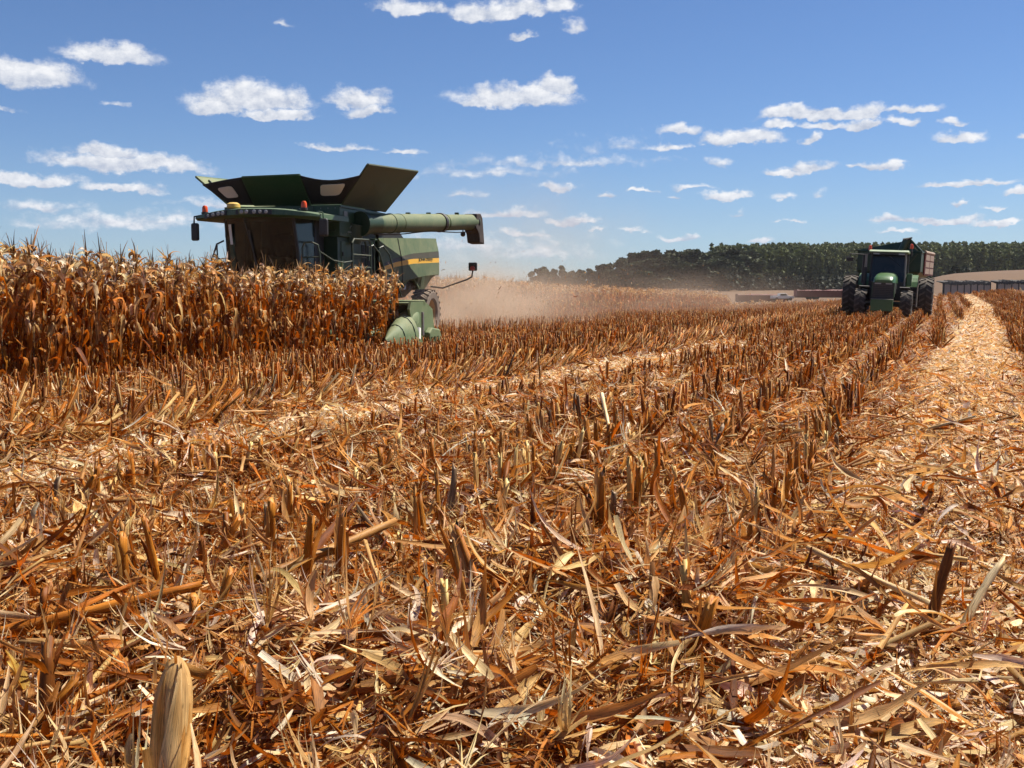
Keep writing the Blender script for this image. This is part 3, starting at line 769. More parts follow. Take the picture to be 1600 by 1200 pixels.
def build_background_things():
    # grey panel wall under a black sheet
    def wall(x0, y0, x1, y1, n, z0, z1, lb):
        root = empty('bunker_wall', (x0, y0, 0), (0, 0, math.atan2(y1 - y0, x1 - x0)))
        Ln = math.hypot(x1 - x0, y1 - y0); w = Ln / n
        for i in range(n):
            mb = MB(); mb.box((i * w + 0.05, -0.09, z0), ((i + 1) * w - 0.05, 0.09, z1 + random.uniform(-0.05, 0.05)), M['concrete'])
            for k in range(3): mb.box((i * w + 0.12, -0.115, z0 + 0.25 + k * 0.62), ((i + 1) * w - 0.12, -0.09, z0 + 0.33 + k * 0.62), M['concrete'])
            mb.build('panel', root, bevel=0.02, seg=1)
        mb = MB()
        for i in range(n + 1): mb.box((i * w - 0.05, -0.16, z0), (i * w + 0.05, 0.12, z1 + 0.06), M['black'])
        mb.build('post_row', root)
        # loose sheet over the top edge
        mb = MB(); k = n * 6; rr = random.Random(3)
        tops = [z1 + 0.12 + rr.uniform(0, 0.28) for _ in range(k + 1)]; bots = [z1 - 0.02 - rr.uniform(0, 0.22) for _ in range(k + 1)]
        for i in range(k):
            xa, xb = i * Ln / k, (i + 1) * Ln / k
            mb.hexa([(xa, -0.2, bots[i]), (xb, -0.2, bots[i + 1]), (xb, 1.3, bots[i + 1] + 0.4), (xa, 1.3, bots[i] + 0.4), (xa, -0.17, tops[i]), (xb, -0.17, tops[i + 1]), (xb, 1.3, tops[i + 1] + 0.15), (xa, 1.3, tops[i] + 0.15)], M['tarp'])
        mb.build('tarp', root)
        tag(root, lb, 'wall')
    D = 150.0
    wall(59.4, 146, 67.6, 150, 7, -1.6, 1.85, 'long grey panel wall under a black sheet, just right of the grain cart')
    wall(68.6, 150, 83.0, 155, 12, -1.6, 1.95, 'grey panel wall under a black sheet running out at the right edge of the photo')
    # red trailers beyond the far maize
    def trailer(x, y, rz, Lh, lb):
        z = float(terrain(x, y)) + 0.1
        root = empty('red_trailer', (x, y, z), (0, 0, rz)); h = Lh / 2
        mb = MB()
        mb.box((-h, -1.2, 0.7), (h, -1.12, 2.05), M['red']); mb.box((-h, 1.12, 0.7), (h, 1.2, 2.05), M['red'])
        mb.box((-h, -1.12, 0.7), (-h + 0.08, 1.12, 2.05), M['red']); mb.box((h - 0.08, -1.12, 0.7), (h, 1.12, 2.05), M['red']); mb.box((-h, -1.12, 0.62), (h, 1.12, 0.7), M['red'])
        n = max(4, int(Lh / 0.8))
        for i in range(n + 1):
            xx = -h + i * Lh / n; mb.box((xx - 0.05, -1.27, 0.66), (xx + 0.05, -1.2, 2.08), M['red'])
        mb.build('side_boards', root)
        mb = MB(); rr = random.Random(int(Lh * 10)); k = 14
        tops = [2.06 + rr.uniform(0.0, 0.22) for _ in range(k + 1)]
        for i in range(k):
            a, b = -h + i * Lh / k, -h + (i + 1) * Lh / k
            mb.hexa([(a, -1.26, 1.98), (b, -1.26, 1.98), (b, 1.26, 1.98), (a, 1.26, 1.98), (a, -1.0, tops[i]), (b, -1.0, tops[i + 1]), (b, 1.0, tops[i + 1]), (a, 1.0, tops[i])], M['red'])
        mb.build('rolled_cover', root)
        mb = MB(); mb.box((-h, -0.5, 0.45), (h, 0.5, 0.62), M['black']); mb.build('chassis', root)
        for sx in (-0.55, -0.35, 0.6):
            for sy in (-0.95, 0.95):
                q = MB(); q.lathe([(0.2, -0.12), (0.48, -0.12), (0.5, 0), (0.48, 0.12), (0.2, 0.12), (0.01, 0.1)], (h * sx, sy, 0.48), (0, 1, 0), M['rubber'], 18); q.build('wheel', root)
        tag(root, lb, 'trailer')
    trailer(57.0, 242, 0.03, 11.5, 'dull red trailer with a ragged cover, left of the white pickup')
    trailer(70.0, 236, 0.06, 14.0, 'longer red trailer between the white pickup and the tractor')
    # white pickup
    root = empty('pickup_truck', (60.2, 236, float(terrain(60.2, 236)) + 0.55), (0, 0, 0.15))
    mb = MB()
    mb.prism([(-2.5, 0.45), (2.5, 0.45), (2.5, 0.95), (1.2, 1.05), (-2.5, 1.05)], -0.85, 0.85, M['white'])
    mb.prism([(-0.9, 1.052), (1.15, 1.052), (0.55, 1.62), (-0.8, 1.62)], -0.76, 0.76, M['white'])
    mb.build('body', root, bevel=0.06)
    mb = MB(); mb.prism([(-0.75, 1.12), (0.95, 1.12), (0.48, 1.54), (-0.7, 1.54)], -0.775, 0.775, M['glass']); mb.build('window', root)
    for sx in (-1.6, 1.6):
        for sy in (-0.78, 0.78):
            q = MB(); q.lathe([(0.18, -0.11), (0.34, -0.11), (0.36, 0), (0.34, 0.11), (0.18, 0.11), (0.01, 0.1)], (sx, sy, 0.36), (0, 1, 0), M['rubber'], 18); q.build('wheel', root)
    tag(root, 'small white pickup parked between the two red trailers', 'pickup')
build_background_things()

# ------------------------------------------------------------------ combine harvester
def build_combine():
    root = empty('combine_harvester', tuple(CO), (0, 0, math.atan2(CF[1], CF[0])))
    tag(root, 'green combine harvester with raised grain tank flaps, cutting into the standing maize', 'combine')
    G, GD, GY, GP, BK, MT = M['green'], M['green_dark'], M['green_dusty'], M['green_pale'], M['black'], M['metal']
    yc = 0.20                                   # cab centre line
    # ---- body core
    mb = MB()
    mb.box((-4.42, -1.5, 1.25), (-1.75, 1.52, 2.92), GD)
    mb.box((-9.3, -1.42, 1.7), (-4.42, 1.42, 2.9), GD)
    mb.prism([(-9.3, 1.7), (-8.0, 1.25), (-4.4, 1.05), (-1.8, 1.0), (-1.8, 1.25), (-4.4, 1.26), (-9.3, 1.72)], -1.1, 1.1, MT)
    mb.box((-1.74, -1.46, 1.35), (-1.70, -0.2, 2.9), G)
    mb.build('body', root, bevel=0.03)
    # ---- grain tank
    mb = MB()
    x0, x1, yl, yr = -5.02, -1.68, 1.62, -1.76
    mb.box((x0, yr, 2.925), (x1, 1.30, 3.74), G)
    mb.box((-3.03, 1.30, 2.925), (x1, yl, 3.74), G)
    mb.box((x0, 1.30, 3.60), (-3.03, yl, 3.74), G)
    mb.box((x1, -1.2, 3.05), (x1 + 0.025, 1.5, 3.10), GD)
    mb.box((x1, 0.86, 2.93), (x1 + 0.02, 0.90, 3.72), GD)
    mb.box((-3.0, yl, 3.68), (x1, yl + 0.03, 3.74), GD)
    mb.box((-5.35, 0.6, 3.42), (-4.9, 1.75, 3.50), MT)
    mb.box((-5.6, 0.9, 3.50), (-5.1, 1.85, 3.54), MT)
    mb.build('grain_tank', root, bevel=0.025)
    mb = MB(); mb.box((-4.9, 1.302, 2.95), (-3.05, 1.32, 3.58), BK); mb.build('tube_recess', root)
    for xx, zz, s in ((-1.655, 3.52, 0.0), ):
        mb = MB(); mb.box((xx, 0.98, 3.42), (xx + 0.012, 1.14, 3.58), M['decal']); mb.build('warning_label', root)
    mb = MB(); mb.box((-2.18, yl, 3.44), (-1.95, yl + 0.012, 3.60), M['decal']); mb.build('warning_label', root)
    mb = MB(); mb.tube([(-2.62 + 0.30 * math.cos(a), yl + 0.012, 3.12 + 0.14 * math.sin(a)) for a in np.linspace(0.3, 2.7, 9)], 0.012, M['decal'], 5)
    mb.box((-2.9, yl, 3.04), (-2.2, yl + 0.01, 3.075), M['decal']); mb.build('grey_emblem', root)
    # ---- tank flaps
    def flap(name, pts, mat, ribs=True):
        mb = MB(); mb.slab(pts, 0.045, mat)
        p = [Vector(q) for q in pts]
        for i in range(4):
            mb.tube([p[i], p[(i + 1) % 4]], 0.032, mat, 6)
        return mb.build(name, root)
    flap('tank_flap', [(-1.9, 1.60, 3.78), (-5.02, 1.60, 3.80), (-4.75, 2.72, 4.90), (-0.98, 2.72, 4.68)], M['green_flap'])
    flap('tank_flap', [(-1.88, 0.70, 3.78), (-1.88, -0.95, 3.80), (-0.98, -0.82, 4.45), (-0.98, 0.82, 4.47)], G)
    o = flap('tank_flap', [(-5.0, -1.74, 3.80), (-1.88, -1.74, 3.82), (-1.72, -2.62, 4.58), (-4.72, -2.62, 4.72)], GP)  # paler green than the other flaps, painting in the sun on its inner side
    flap('tank_flap', [(-5.04, -0.9, 3.80), (-5.04, 0.9, 3.80), (-5.95, 0.85, 4.62), (-5.95, -0.85, 4.62)], G)
    mb = MB(); mb.tube([(-1.9, -1.7, 3.9), (-2.1, -2.45, 4.52)], 0.03, GD, 6); mb.tube([(-2.7, -1.8, 3.95), (-2.6, -2.3, 4.45)], 0.03, GD, 6); mb.build('flap_strut', root)
    # ---- fabric corners with clear panes
    def corner(pts, pane):
        mb = MB(); P = [Vector(q) for q in pts]; n = 8
        grid = []
        for i in range(n + 1):
            for j in range(n + 1):
                s, t = i / n, j / n
                a = P[0].lerp(P[1], s); b = P[3].lerp(P[2], s); q = a.lerp(b, t)
                nn = (P[1] - P[0]).cross(P[3] - P[0]).normalized()
                q = q - nn * 0.10 * math.sin(PI * s) * (1 - t) + Vector((0, 0, -0.05 * math.sin(PI * s) * (1 - t)))
                grid.append(q)
        f = [(i * (n + 1) + j, (i + 1) * (n + 1) + j, (i + 1) * (n + 1) + j + 1, i * (n + 1) + j + 1) for i in range(n) for j in range(n)]
        mb.add(grid, f, M['fabric']); o = mb.build('fabric_corner', root, smooth=True)
        sd = o.modifiers.new('thick', 'SOLIDIFY'); sd.thickness = 0.02; sd.offset = 0
        s0, s1, t0, t1 = pane
        def at(s, t):
            a = P[0].lerp(P[1], s); b = P[3].lerp(P[2], s); q = a.lerp(b, t); nn = (P[1] - P[0]).cross(P[3] - P[0]).normalized()
            q = q - nn * 0.10 * math.sin(PI * s) * (1 - t) + Vector((0, 0, -0.05 * math.sin(PI * s) * (1 - t)))
            return q, nn
        pts2 = []
        for k in range(16):
            an = 2 * PI * (k + 0.5) / 16; cx = math.copysign(abs(math.cos(an)) ** 0.35, math.cos(an)); cz = math.copysign(abs(math.sin(an)) ** 0.35, math.sin(an))
            q, nn = at((s0 + s1) / 2 + cx * (s1 - s0) / 2, (t0 + t1) / 2 + cz * (t1 - t0) / 2)
            sgn = 1 if nn.dot(Vector((1, 0.3, 0))) > 0 else -1
            pts2.append(q + nn * sgn * 0.03)
        m2 = MB(); m2.slab(pts2, 0.016, M['pane']); m2.build('pane', o)
    corner([(-1.0, 0.84, 4.45), (-1.18, 2.45, 4.44), (-1.9, 1.56, 3.78), (-1.89, 0.70, 3.78)], (0.34, 0.80, 0.15, 0.60))
    corner([(-1.0, -0.84, 4.45), (-1.66, -2.40, 4.36), (-1.9, -1.70, 3.82), (-1.89, -0.95, 3.80)], (0.38, 0.78, 0.22, 0.66))
    corner([(-5.93, 0.87, 4.6), (-4.9, 2.4, 4.6), (-5.03, 1.56, 3.8), (-5.05, 0.9, 3.8)], (0.3, 0.7, 0.2, 0.6))
    corner([(-5.93, -0.87, 4.6), (-4.8, -2.4, 4.5), (-5.03, -1.7, 3.8), (-5.05, -0.9, 3.8)], (0.3, 0.7, 0.2, 0.6))
    # ---- side panels with stripe
    def lerp_poly(poly, x):
        for (a, za), (b, zb) in zip(poly[:-1], poly[1:]):
            if (a >= x >= b) or (a <= x <= b):
                t = (x - a) / (b - a) if b != a else 0
                return za + (zb - za) * t
        return poly[0][1] if abs(x - poly[0][0]) < abs(x - poly[-1][0]) else poly[-1][1]
    top = [(-4.42, 2.99), (-6, 3.06), (-9.88, 3.22)]
    bt_ = [(-4.42, 2.24), (-5.5, 2.44), (-7.0, 2.62), (-9.88, 2.79)]
    yt = [(-4.42, 2.16), (-5.5, 2.32), (-7.0, 2.46), (-9.88, 2.565)]
    yb = [(-4.42, 2.04), (-5.5, 2.18), (-7.0, 2.31), (-9.84, 2.415)]
    cr = [(-4.42, 1.62), (-6, 1.76), (-8, 1.94), (-9.72, 2.02)]
    lo = [(-4.42, 1.36), (-6.25, 1.44), (-6.52, 1.57), (-6.75, 1.74), (-7.1, 1.84), (-7.5, 1.80), (-7.85, 1.56), (-8.12, 1.32), (-8.6, 1.48), (-9.72, 1.98)]
    end = [(-9.88, 3.22), ]
    def side_panel(sg):
        xs = sorted(set([-4.42, -5.0, -5.5, -5.96, -6.0, -6.25, -6.52, -6.75, -7.1, -7.5, -7.85, -8.12, -8.6, -9.1, -9.5, -9.72, -9.84]), reverse=True)
        mb = MB(); rows = [(top, 1.60), (bt_, 1.70), (yt, 1.715), (yb, 1.715), (cr, 1.72), (lo, 1.52)]
        mats = [GY, M['olive'], M['yellow'], GY, GY]
        for r_ in range(5):
            pa, ya = rows[r_]; pb, yb2 = rows[r_ + 1]
            for i in range(len(xs) - 1):
                A, B = xs[i], xs[i + 1]
                za, zb = lerp_poly(pa, A), lerp_poly(pa, B); zc, zd = lerp_poly(pb, A), lerp_poly(pb, B)
                if r_ == 4 and (za - zc < 0.01 and zb - zd < 0.01): continue
                def yy(x, y): return sg * (y - 0.16 * max(0, (-8.6 - x)) / 1.3 * 0.5)
                if r_ in (1, 2): continue
                mb.add([(A, yy(A, ya), za), (B, yy(B, ya), zb), (B, yy(B, yb2), zd), (A, yy(A, yb2), zc)], [(0, 1, 2, 3)], mats[r_])
        o = mb.build('side_panel', root)
        sd = o.modifiers.new('thick', 'SOLIDIFY'); sd.thickness = 0.05; sd.offset = 0
        for nm, r_, mt in (('dark_band', 1, M['olive']), ('yellow_stripe', 2, M['yellow'])):
            m2 = MB(); pa, ya = rows[r_]; pb, yb2 = rows[r_ + 1]
            for i in range(len(xs) - 1):
                A, B = xs[i], xs[i + 1]
                def yy(x, y): return sg * (y - 0.16 * max(0, (-8.6 - x)) / 1.3 * 0.5)
                m2.add([(A, yy(A, ya), lerp_poly(pa, A)), (B, yy(B, ya), lerp_poly(pa, B)), (B, yy(B, yb2), lerp_poly(pb, B)), (A, yy(A, yb2), lerp_poly(pb, A))], [(0, 1, 2, 3)], mt)
            q = m2.build(nm, o); sd = q.modifiers.new('thick', 'SOLIDIFY'); sd.thickness = 0.05; sd.offset = 0
        m2 = MB()
        for i, (za, zb) in enumerate(((3.05, 2.45), (2.45, 2.2), (2.2, 1.75), (1.75, 1.47))):
            ya = (1.632, 1.742, 1.747, 1.752, 1.56)
            m2.tube([(-5.97 - 0.02 * i, sg * ya[i], za), (-5.99 - 0.02 * i, sg * ya[i + 1], zb)], 0.018, BK, 5)
        m2.build('panel_seam', o)
        # fender lip over the rear wheel
        m2 = MB(); arc = [(-6.5, 1.57), (-6.75, 1.75), (-7.1, 1.85), (-7.5, 1.81), (-7.85, 1.57), (-8.12, 1.32)]
        m2.tube([(a, sg * (1.60), b) for a, b in arc], 0.04, GP, 6); m2.build('wheel_arch', o)
        if sg > 0:
            cu = bpy.data.curves.new('lettering', 'FONT'); cu.body = 'JOHN DEERE'; cu.size = 0.17; cu.extrude = 0.004
            t = bpy.data.objects.new('lettering', cu); COL.objects.link(t)
            bpy.context.view_layer.update()
            dg = bpy.context.evaluated_depsgraph_get(); me = bpy.data.meshes.new_from_object(t.evaluated_get(dg)); bpy.data.objects.remove(t)
            me.materials.clear(); me.materials.append(M['ink'])
            q = link_mesh('lettering', me, o)
            q.rotation_euler = (PI / 2, 0, PI); q.scale = (1.45, 0.8, 1); q.location = (-7.55, 1.748, 2.405)
            q.rotation_euler = (PI / 2, -0.045, PI)
    side_panel(1); side_panel(-1)
    mb = MB(); mb.slab([(-9.84, 1.56, 3.2), (-9.84, -1.56, 3.2), (-9.70, -1.5, 2.0), (-9.70, 1.5, 2.0)], 0.05, GY); mb.slab([(-9.70, 1.5, 2.0), (-9.70, -1.5, 2.0), (-9.0, -1.3, 1.5), (-9.0, 1.3, 1.5)], 0.05, GD); mb.build('rear_hood', root)
    mb = MB(); mb.box((-9.2, -1.5, 2.9), (-4.5, 1.5, 2.98), GD); mb.box((-7.4, -1.2, 2.98), (-5.2, 0.9, 3.35), GD); mb.prism([(-5.1, 2.98), (-7.6, 2.98), (-6.9, 3.30), (-5.1, 3.36)], 0.95, 1.35, BK)
    mb.tube([(-5.3, -0.9, 3.3), (-5.3, -0.9, 3.9)], 0.09, MT, 10); mb.build('engine_deck', root, bevel=0.03)
    mb = MB(); mb.lathe([(0.0, -0.09), (0.13, -0.09), (0.15, 0), (0.13, 0.09), (0, 0.09)], (-7.2, 1.3, 1.62), (0, 1, 0), M['white'], 12)
    mb.tube([(-7.5 + 0.12 * math.cos(a), 1.42, 1.62 + 0.12 * math.sin(a)) for a in np.linspace(0, 6.0, 12)], 0.022, M['steel'], 5); mb.build('tailings_hose', root)
    # ---- unloading tube
    a, b = Vector((-2.75, 1.80, 3.30)), Vector((-8.70, 2.94, 3.68)); d = (b - a).normalized()
    def al(t): return a + (b - a) * t
    mb = MB(); mb.lathe([(0.25, 0), (0.272, 0.02), (0.272, (b - a).length * 0.62), (0.252, (b - a).length * 0.62 + 0.03), (0.252, (b - a).length), (0.0, (b - a).length)], a + d * 0.65, d, GY, 28)
    tub = mb.build('unloading_tube', root, smooth=True)
    mb = MB(); mb.lathe([(0.0, -0.1), (0.34, -0.1), (0.34, 0.08), (0.285, 0.12), (0.285, 0.70), (0.0, 0.76)], a, d, GD, 22); mb.tube([(-2.7, 1.5, 2.8), (-2.7, 1.62, 3.3)], 0.28, GD, 16); mb.build('elbow', root, smooth=True)
    for t, r_, w in ((0.13, 0.288, 0.03), (0.21, 0.281, 0.02), (0.615, 0.30, 0.06), (0.66, 0.266, 0.02), (0.985, 0.27, 0.03)):
        mb = MB(); c = a + d * 0.65 + (b - a) * t
        mb.lathe([(r_ - 0.05, -w), (r_, -w), (r_, w), (r_ - 0.05, w)], c, d, BK if t in (0.615, 0.985) else GY, 28); mb.build('collar', tub)
    e = b + d * 0.62
    mb = MB(); s_ = Vector((0, 0, 1)); w_ = d.cross(s_).normalized()
    q0 = [e - d * 0.35 + w_ * sx * 0.23 + s_ * z for sx, z in ((-1, 0.20), (1, 0.20), (1, -0.18), (-1, -0.18))]
    prof = [(-0.25, 0.27), (0.05, 0.27), (0.18, 0.12), (0.26, -0.35), (0.32, -0.74), (-0.02, -0.68), (-0.10, -0.38), (-0.3, -0.2)]
    v = [e + d * p_ + s_ * z + w_ * 0.24 for p_, z in prof] + [e + d * p_ + s_ * z - w_ * 0.24 for p_, z in prof]
    n = len(prof); mb.add(v, [tuple(range(n)), tuple(range(2 * n - 1, n - 1, -1))] + [(i, i + n, (i + 1) % n + n, (i + 1) % n) for i in range(n)], M['spout'])
    mb.build('rubber_spout', root, bevel=0.03)
    mb = MB(); mb.ball(tuple(b - d * 0.15 - Vector((0, 0, 0.38))), 0.085, BK); mb.tube([b - d * 0.15 - Vector((0, 0, 0.2)), b - d * 0.15 - Vector((0, 0, 0.38))], 0.02, BK, 6); mb.build('tube_lamp', root)
    # hoses, brackets and fixings
    mb = MB()
    for off in (0.0, 0.06):
        pts = [a + d * (0.55 + t_ * ((b - a).length - 0.3)) + Vector((0, 0, -0.29 - 0.03 * math.sin(t_ * 9))) + d.cross(Vector((0, 0, 1))).normalized() * (0.05 + off) for t_ in np.linspace(0, 1, 12)]
        mb.tube(pts, 0.016, BK, 5)
    mb.build('hydraulic_hose', tub)
    for t_ in (0.3, 0.5, 0.8):
        c = a + d * 0.65 + (b - a) * t_
        mb = MB(); mb.box((c.x - 0.05, c.y - 0.06, c.z + 0.24), (c.x + 0.05, c.y + 0.06, c.z + 0.31), GD); mb.build('bracket', tub)
    mb = MB()
    for k in range(9): mb.box((-4.25 + k * 0.10, 1.525, 2.05), (-4.20 + k * 0.10, 1.545, 2.75), BK)
    mb.build('louvre', root)
    mb = MB(); mb.box((-2.55, 1.522, 2.05), (-1.95, 1.54, 2.8), G); mb.box((-2.05, 1.54, 2.4), (-2.0, 1.57, 2.52), BK); mb.build('access_door', root, bevel=0.01)
    mb = MB()
    for xx in np.linspace(-2.9, -1.75, 8): mb.lathe([(0.014, 0), (0.014, 0.012), (0, 0.014)], (float(xx), 1.622, 3.0), (0, 1, 0), M['steel'], 6)
    for yy in np.linspace(-1.6, 1.5, 16): mb.lathe([(0.014, 0), (0.014, 0.012), (0, 0.014)], (-1.68, float(yy), 3.66), (1, 0, 0), M['steel'], 6)
    mb.build('bolt_row', root)
    # ---- cab
    mb = MB()
    mb.box((-1.7, yc - 0.95, 1.70), (0.05, yc + 0.95, 1.9), GD)
    for sy in (-1, 1):
        mb.tube([(-0.18, yc + sy * 0.97, 1.75), (-0.08, yc + sy * 0.97, 2.5), (0.08, yc + sy * 0.93, 3.36)], 0.045, BK, 8)
        mb.tube([(-0.95, yc + sy * 1.0, 1.75), (-1.1, yc + sy * 0.97, 3.38)], 0.05, BK, 8)
        mb.box((-1.68, yc + sy * 0.90 - 0.06, 1.8), (-1.05, yc + sy * 0.90 + 0.06, 3.36), BK)
    mb.box((-1.7, yc - 0.9, 1.9), (-1.62, yc + 0.9, 3.36), BK)
    mb.build('cab_frame', root)
    def arc_glass(name, mat):
        mb = MB(); n = 10; v = []
        for zz, xb, hw in ((1.92, -0.16, 0.95), (2.6, -0.02, 0.94), (3.34, 0.10, 0.91)):
            for i in range(n + 1):
                t = -1 + 2 * i / n; v.append((xb + 0.22 * (1 - t * t), yc + t * hw, zz))
        f = [(r_ * (n + 1) + i, r_ * (n + 1) + i + 1, (r_ + 1) * (n + 1) + i + 1, (r_ + 1) * (n + 1) + i) for r_ in range(2) for i in range(n)]
        mb.add(v, f, mat); return mb.build(name, root, smooth=True)
    ws = arc_glass('windshield', M['glass'])
    mb = MB(); mb.tube([(0.32, yc - 0.3, 3.3), (0.24, yc - 0.1, 2.5)], 0.014, BK, 5); mb.tube([(0.31, yc - 0.16, 3.0), (0.14, yc - 0.06, 2.1)], 0.02, BK, 5); mb.build('wiper', ws)
    for sy in (-1, 1):
        mb = MB(); mb.slab([(-0.14, yc + sy * 0.985, 1.9), (-0.93, yc + sy * 1.01, 1.9), (-1.06, yc + sy * 0.985, 3.34), (0.06, yc + sy * 0.95, 3.34)], 0.015, M['glass_side']); mb.build('side_window', root)
    mb = MB(); mb.box((-1.25, yc - 0.25, 1.92), (-0.7, yc + 0.25, 2.35), BK); mb.box((-1.35, yc - 0.24, 2.35), (-1.2, yc + 0.24, 3.0), BK); mb.build('seat', root, bevel=0.05)
    mb = MB(); mb.tube([(-0.15, yc, 1.92), (-0.35, yc, 2.45)], 0.04, BK, 8); mb.lathe([(0.17, -0.015), (0.2, 0), (0.17, 0.015)], (-0.35, yc, 2.47), (-0.5, 0, 0.87), BK, 20); mb.build('steering_wheel', root)
    mb = MB(); mb.box((-0.5, yc + 0.45, 2.65), (-0.44, yc + 0.72, 2.9), BK); mb.tube([(-0.47, yc + 0.6, 2.65), (-0.6, yc + 0.6, 2.2)], 0.02, BK, 5); mb.box((-0.95, yc + 0.3, 2.2), (-0.4, yc + 0.5, 2.3), BK); mb.build('console', root)
    mb = MB(); mb.box((-1.61, yc + 0.15, 2.85), (-1.59, yc + 0.75, 3.25), M['cream_panel']); mb.build('rear_panel', root)
    mb = MB(); mb.slab([(0.09, yc - 0.80, 2.65), (0.13, yc - 0.71, 2.65), (0.22, yc - 0.71, 3.15), (0.18, yc - 0.80, 3.15)], 0.01, M['white']); mb.build('sticker', root)
    # roof
    hw = 1.72
    prof = []
    mb = MB(); n = 16
    ring = []
    for i in range(n + 1):
        t = -1 + 2 * i / n; y = yc + t * hw
        cz = 3.53 - 0.15 * abs(t) ** 2.4; fx = 0.62 - 0.42 * abs(t) ** 2.2
        th = 0.20 - 0.10 * abs(t) ** 3
        ring.append([(fx - 0.10, y, cz - th - 0.02), (fx, y, cz - th + 0.03), (fx - 0.02, y, cz - 0.03), (fx - 0.16, y, cz), (-1.55, y, cz + 0.03), (-1.6, y, cz - th)])
    v = [p_ for r_ in ring for p_ in r_]; k = 6
    f = [(i * k + j, i * k + (j + 1) % k, (i + 1) * k + (j + 1) % k, (i + 1) * k + j) for i in range(n) for j in range(k)] + [tuple(range(k - 1, -1, -1)), tuple(range(n * k, n * k + k))]
    mb.add(v, f, M['green_roof']); roof = mb.build('cab_roof', root, smooth=True)
    mb = MB(); 
    for (ta, tb) in ((-0.78, -0.36), (-0.20, 0.36)):
        nn = 8; v = []
        for i in range(nn + 1):
            t = ta + (tb - ta) * i / nn; y = yc + t * hw; fx = 0.62 - 0.42 * abs(t) ** 2.2 + 0.012; cz = 3.53 - 0.15 * abs(t) ** 2.4
            v += [(fx, y, cz - 0.165), (fx - 0.01, y, cz - 0.045)]
        mb.add(v, [(2 * i, 2 * i + 2, 2 * i + 3, 2 * i + 1) for i in range(nn)], BK)
    o = mb.build('lamp_strip', roof); sd = o.modifiers.new('t', 'SOLIDIFY'); sd.thickness = 0.02; sd.offset = 0
    for t, r_ in ((-0.70, 0.035), (-0.6, 0.045), (-0.5, 0.05), (-0.42, 0.05), (-0.1, 0.05), (-0.02, 0.05), (0.1, 0.05), (0.19, 0.045), (0.28, 0.045)):
        y = yc + t * hw; fx = 0.62 - 0.42 * abs(t) ** 2.2 + 0.026; cz = 3.53 - 0.15 * abs(t) ** 2.4 - 0.105
        mb = MB(); mb.lathe([(r_, 0), (r_ * 1.05, 0.01), (r_ * 0.8, 0.02), (0.005, 0.025)], (fx, y, cz), (1, 0, 0), M['lamp'], 12); mb.build('work_lamp', roof)
    mb = MB(); mb.slab([(0.64, yc - 0.28, 3.50), (0.64, yc - 0.02, 3.50), (0.63, yc - 0.06, 3.36), (0.63, yc - 0.24, 3.36)], 0.02, M['green_pale']); mb.build('badge', roof)
    mb = MB(); mb.lathe([(0.0, 0.16), (0.10, 0.15), (0.16, 0.11), (0.17, 0.03), (0.14, 0.0), (0, 0)], (0.35, -0.35, 3.53), (0, 0, 1), M['amber'], 18); mb.build('receiver_dome', root, smooth=True)
    for y, z in ((-1.24, 3.44), (1.50, 3.50)):
        mb = MB(); mb.lathe([(0.0, 0.20), (0.045, 0.19), (0.068, 0.15), (0.072, 0.06), (0.07, 0.03)], (0.2, y, z), (0, 0, 1), M['orange'], 14); bo = mb.build('beacon', root, smooth=True)
        mb = MB(); mb.lathe([(0.09, -0.03), (0.09, 0.03), (0.0, 0.03)], (0.2, y, z), (0, 0, 1), BK, 14); mb.build('beacon_base', bo)
    # mirrors
    for pts, box in (([(0.1, -1.40, 3.40), (0.2, -1.55, 3.36), (0.2, -1.56, 3.18)], (-1.64, -1.43, 2.75, 3.20)), ([(0.0, 1.80, 3.44), (0.15, 1.98, 3.40), (0.2, 2.02, 3.26)], (1.90, 2.13, 2.82, 3.26))):
        mb = MB(); mb.box((0.14, box[0], box[2]), (0.25, box[1], box[3]), BK); mi = mb.build('mirror', root, bevel=0.05, seg=3)
        mb = MB(); mb.tube(pts, 0.022, M['green'] if pts[0][1] > 0 else BK, 6); mb.build('mirror_arm', mi)
    mb = MB(); mb.tube([(0.1, -0.78, 2.75), (0.2, -0.93, 2.66), (0.2, -1.04, 2.36), (0.15, -0.86, 2.28), (0.1, -0.80, 1.9)], 0.024, BK, 6); mb.tube([(0.2, -0.93, 2.66), (0.2, -0.90, 1.9)], 0.02, BK, 6); mb.build('grab_rail', root)
    # ---- left platform, rails, ladder
    mb = MB(); mb.box((-4.3, 1.54, 1.78), (-0.3, 2.28, 1.84), MT); mb.build('platform', root)
    def rail(pts, r_=0.024): 
        mb = MB(); mb.tube(pts, r_, M['rail'], 7); return mb.build('hand_rail', root)
    rail([(0.02, 1.35, 1.85), (0.02, 1.35, 2.55), (0.06, 1.42, 2.68), (0.06, 1.62, 2.69), (0.04, 1.78, 2.62), (0.02, 1.82, 2.4), (0.02, 1.84, 1.84)])
    rail([(0.02, 1.35, 2.32), (0.02, 1.84, 2.32)], 0.018); rail([(0.02, 1.35, 2.05), (0.02, 1.84, 2.05)], 0.018)
    rail([(0.02, 1.83, 2.45), (-0.3, 2.05, 2.24), (-0.7, 2.15, 2.20), (-1.1, 2.2, 2.24)], 0.016)
    rail([(-1.15, 2.2, 1.84), (-1.15, 2.2, 2.72), (-1.25, 2.2, 2.82), (-2.25, 2.2, 2.84), (-2.4, 2.2, 2.72), (-2.4, 2.2, 1.84)])
    rail([(-1.15, 2.2, 2.42), (-2.4, 2.2, 2.42)], 0.018); rail([(-1.15, 2.2, 2.1), (-2.4, 2.2, 2.1)], 0.018)
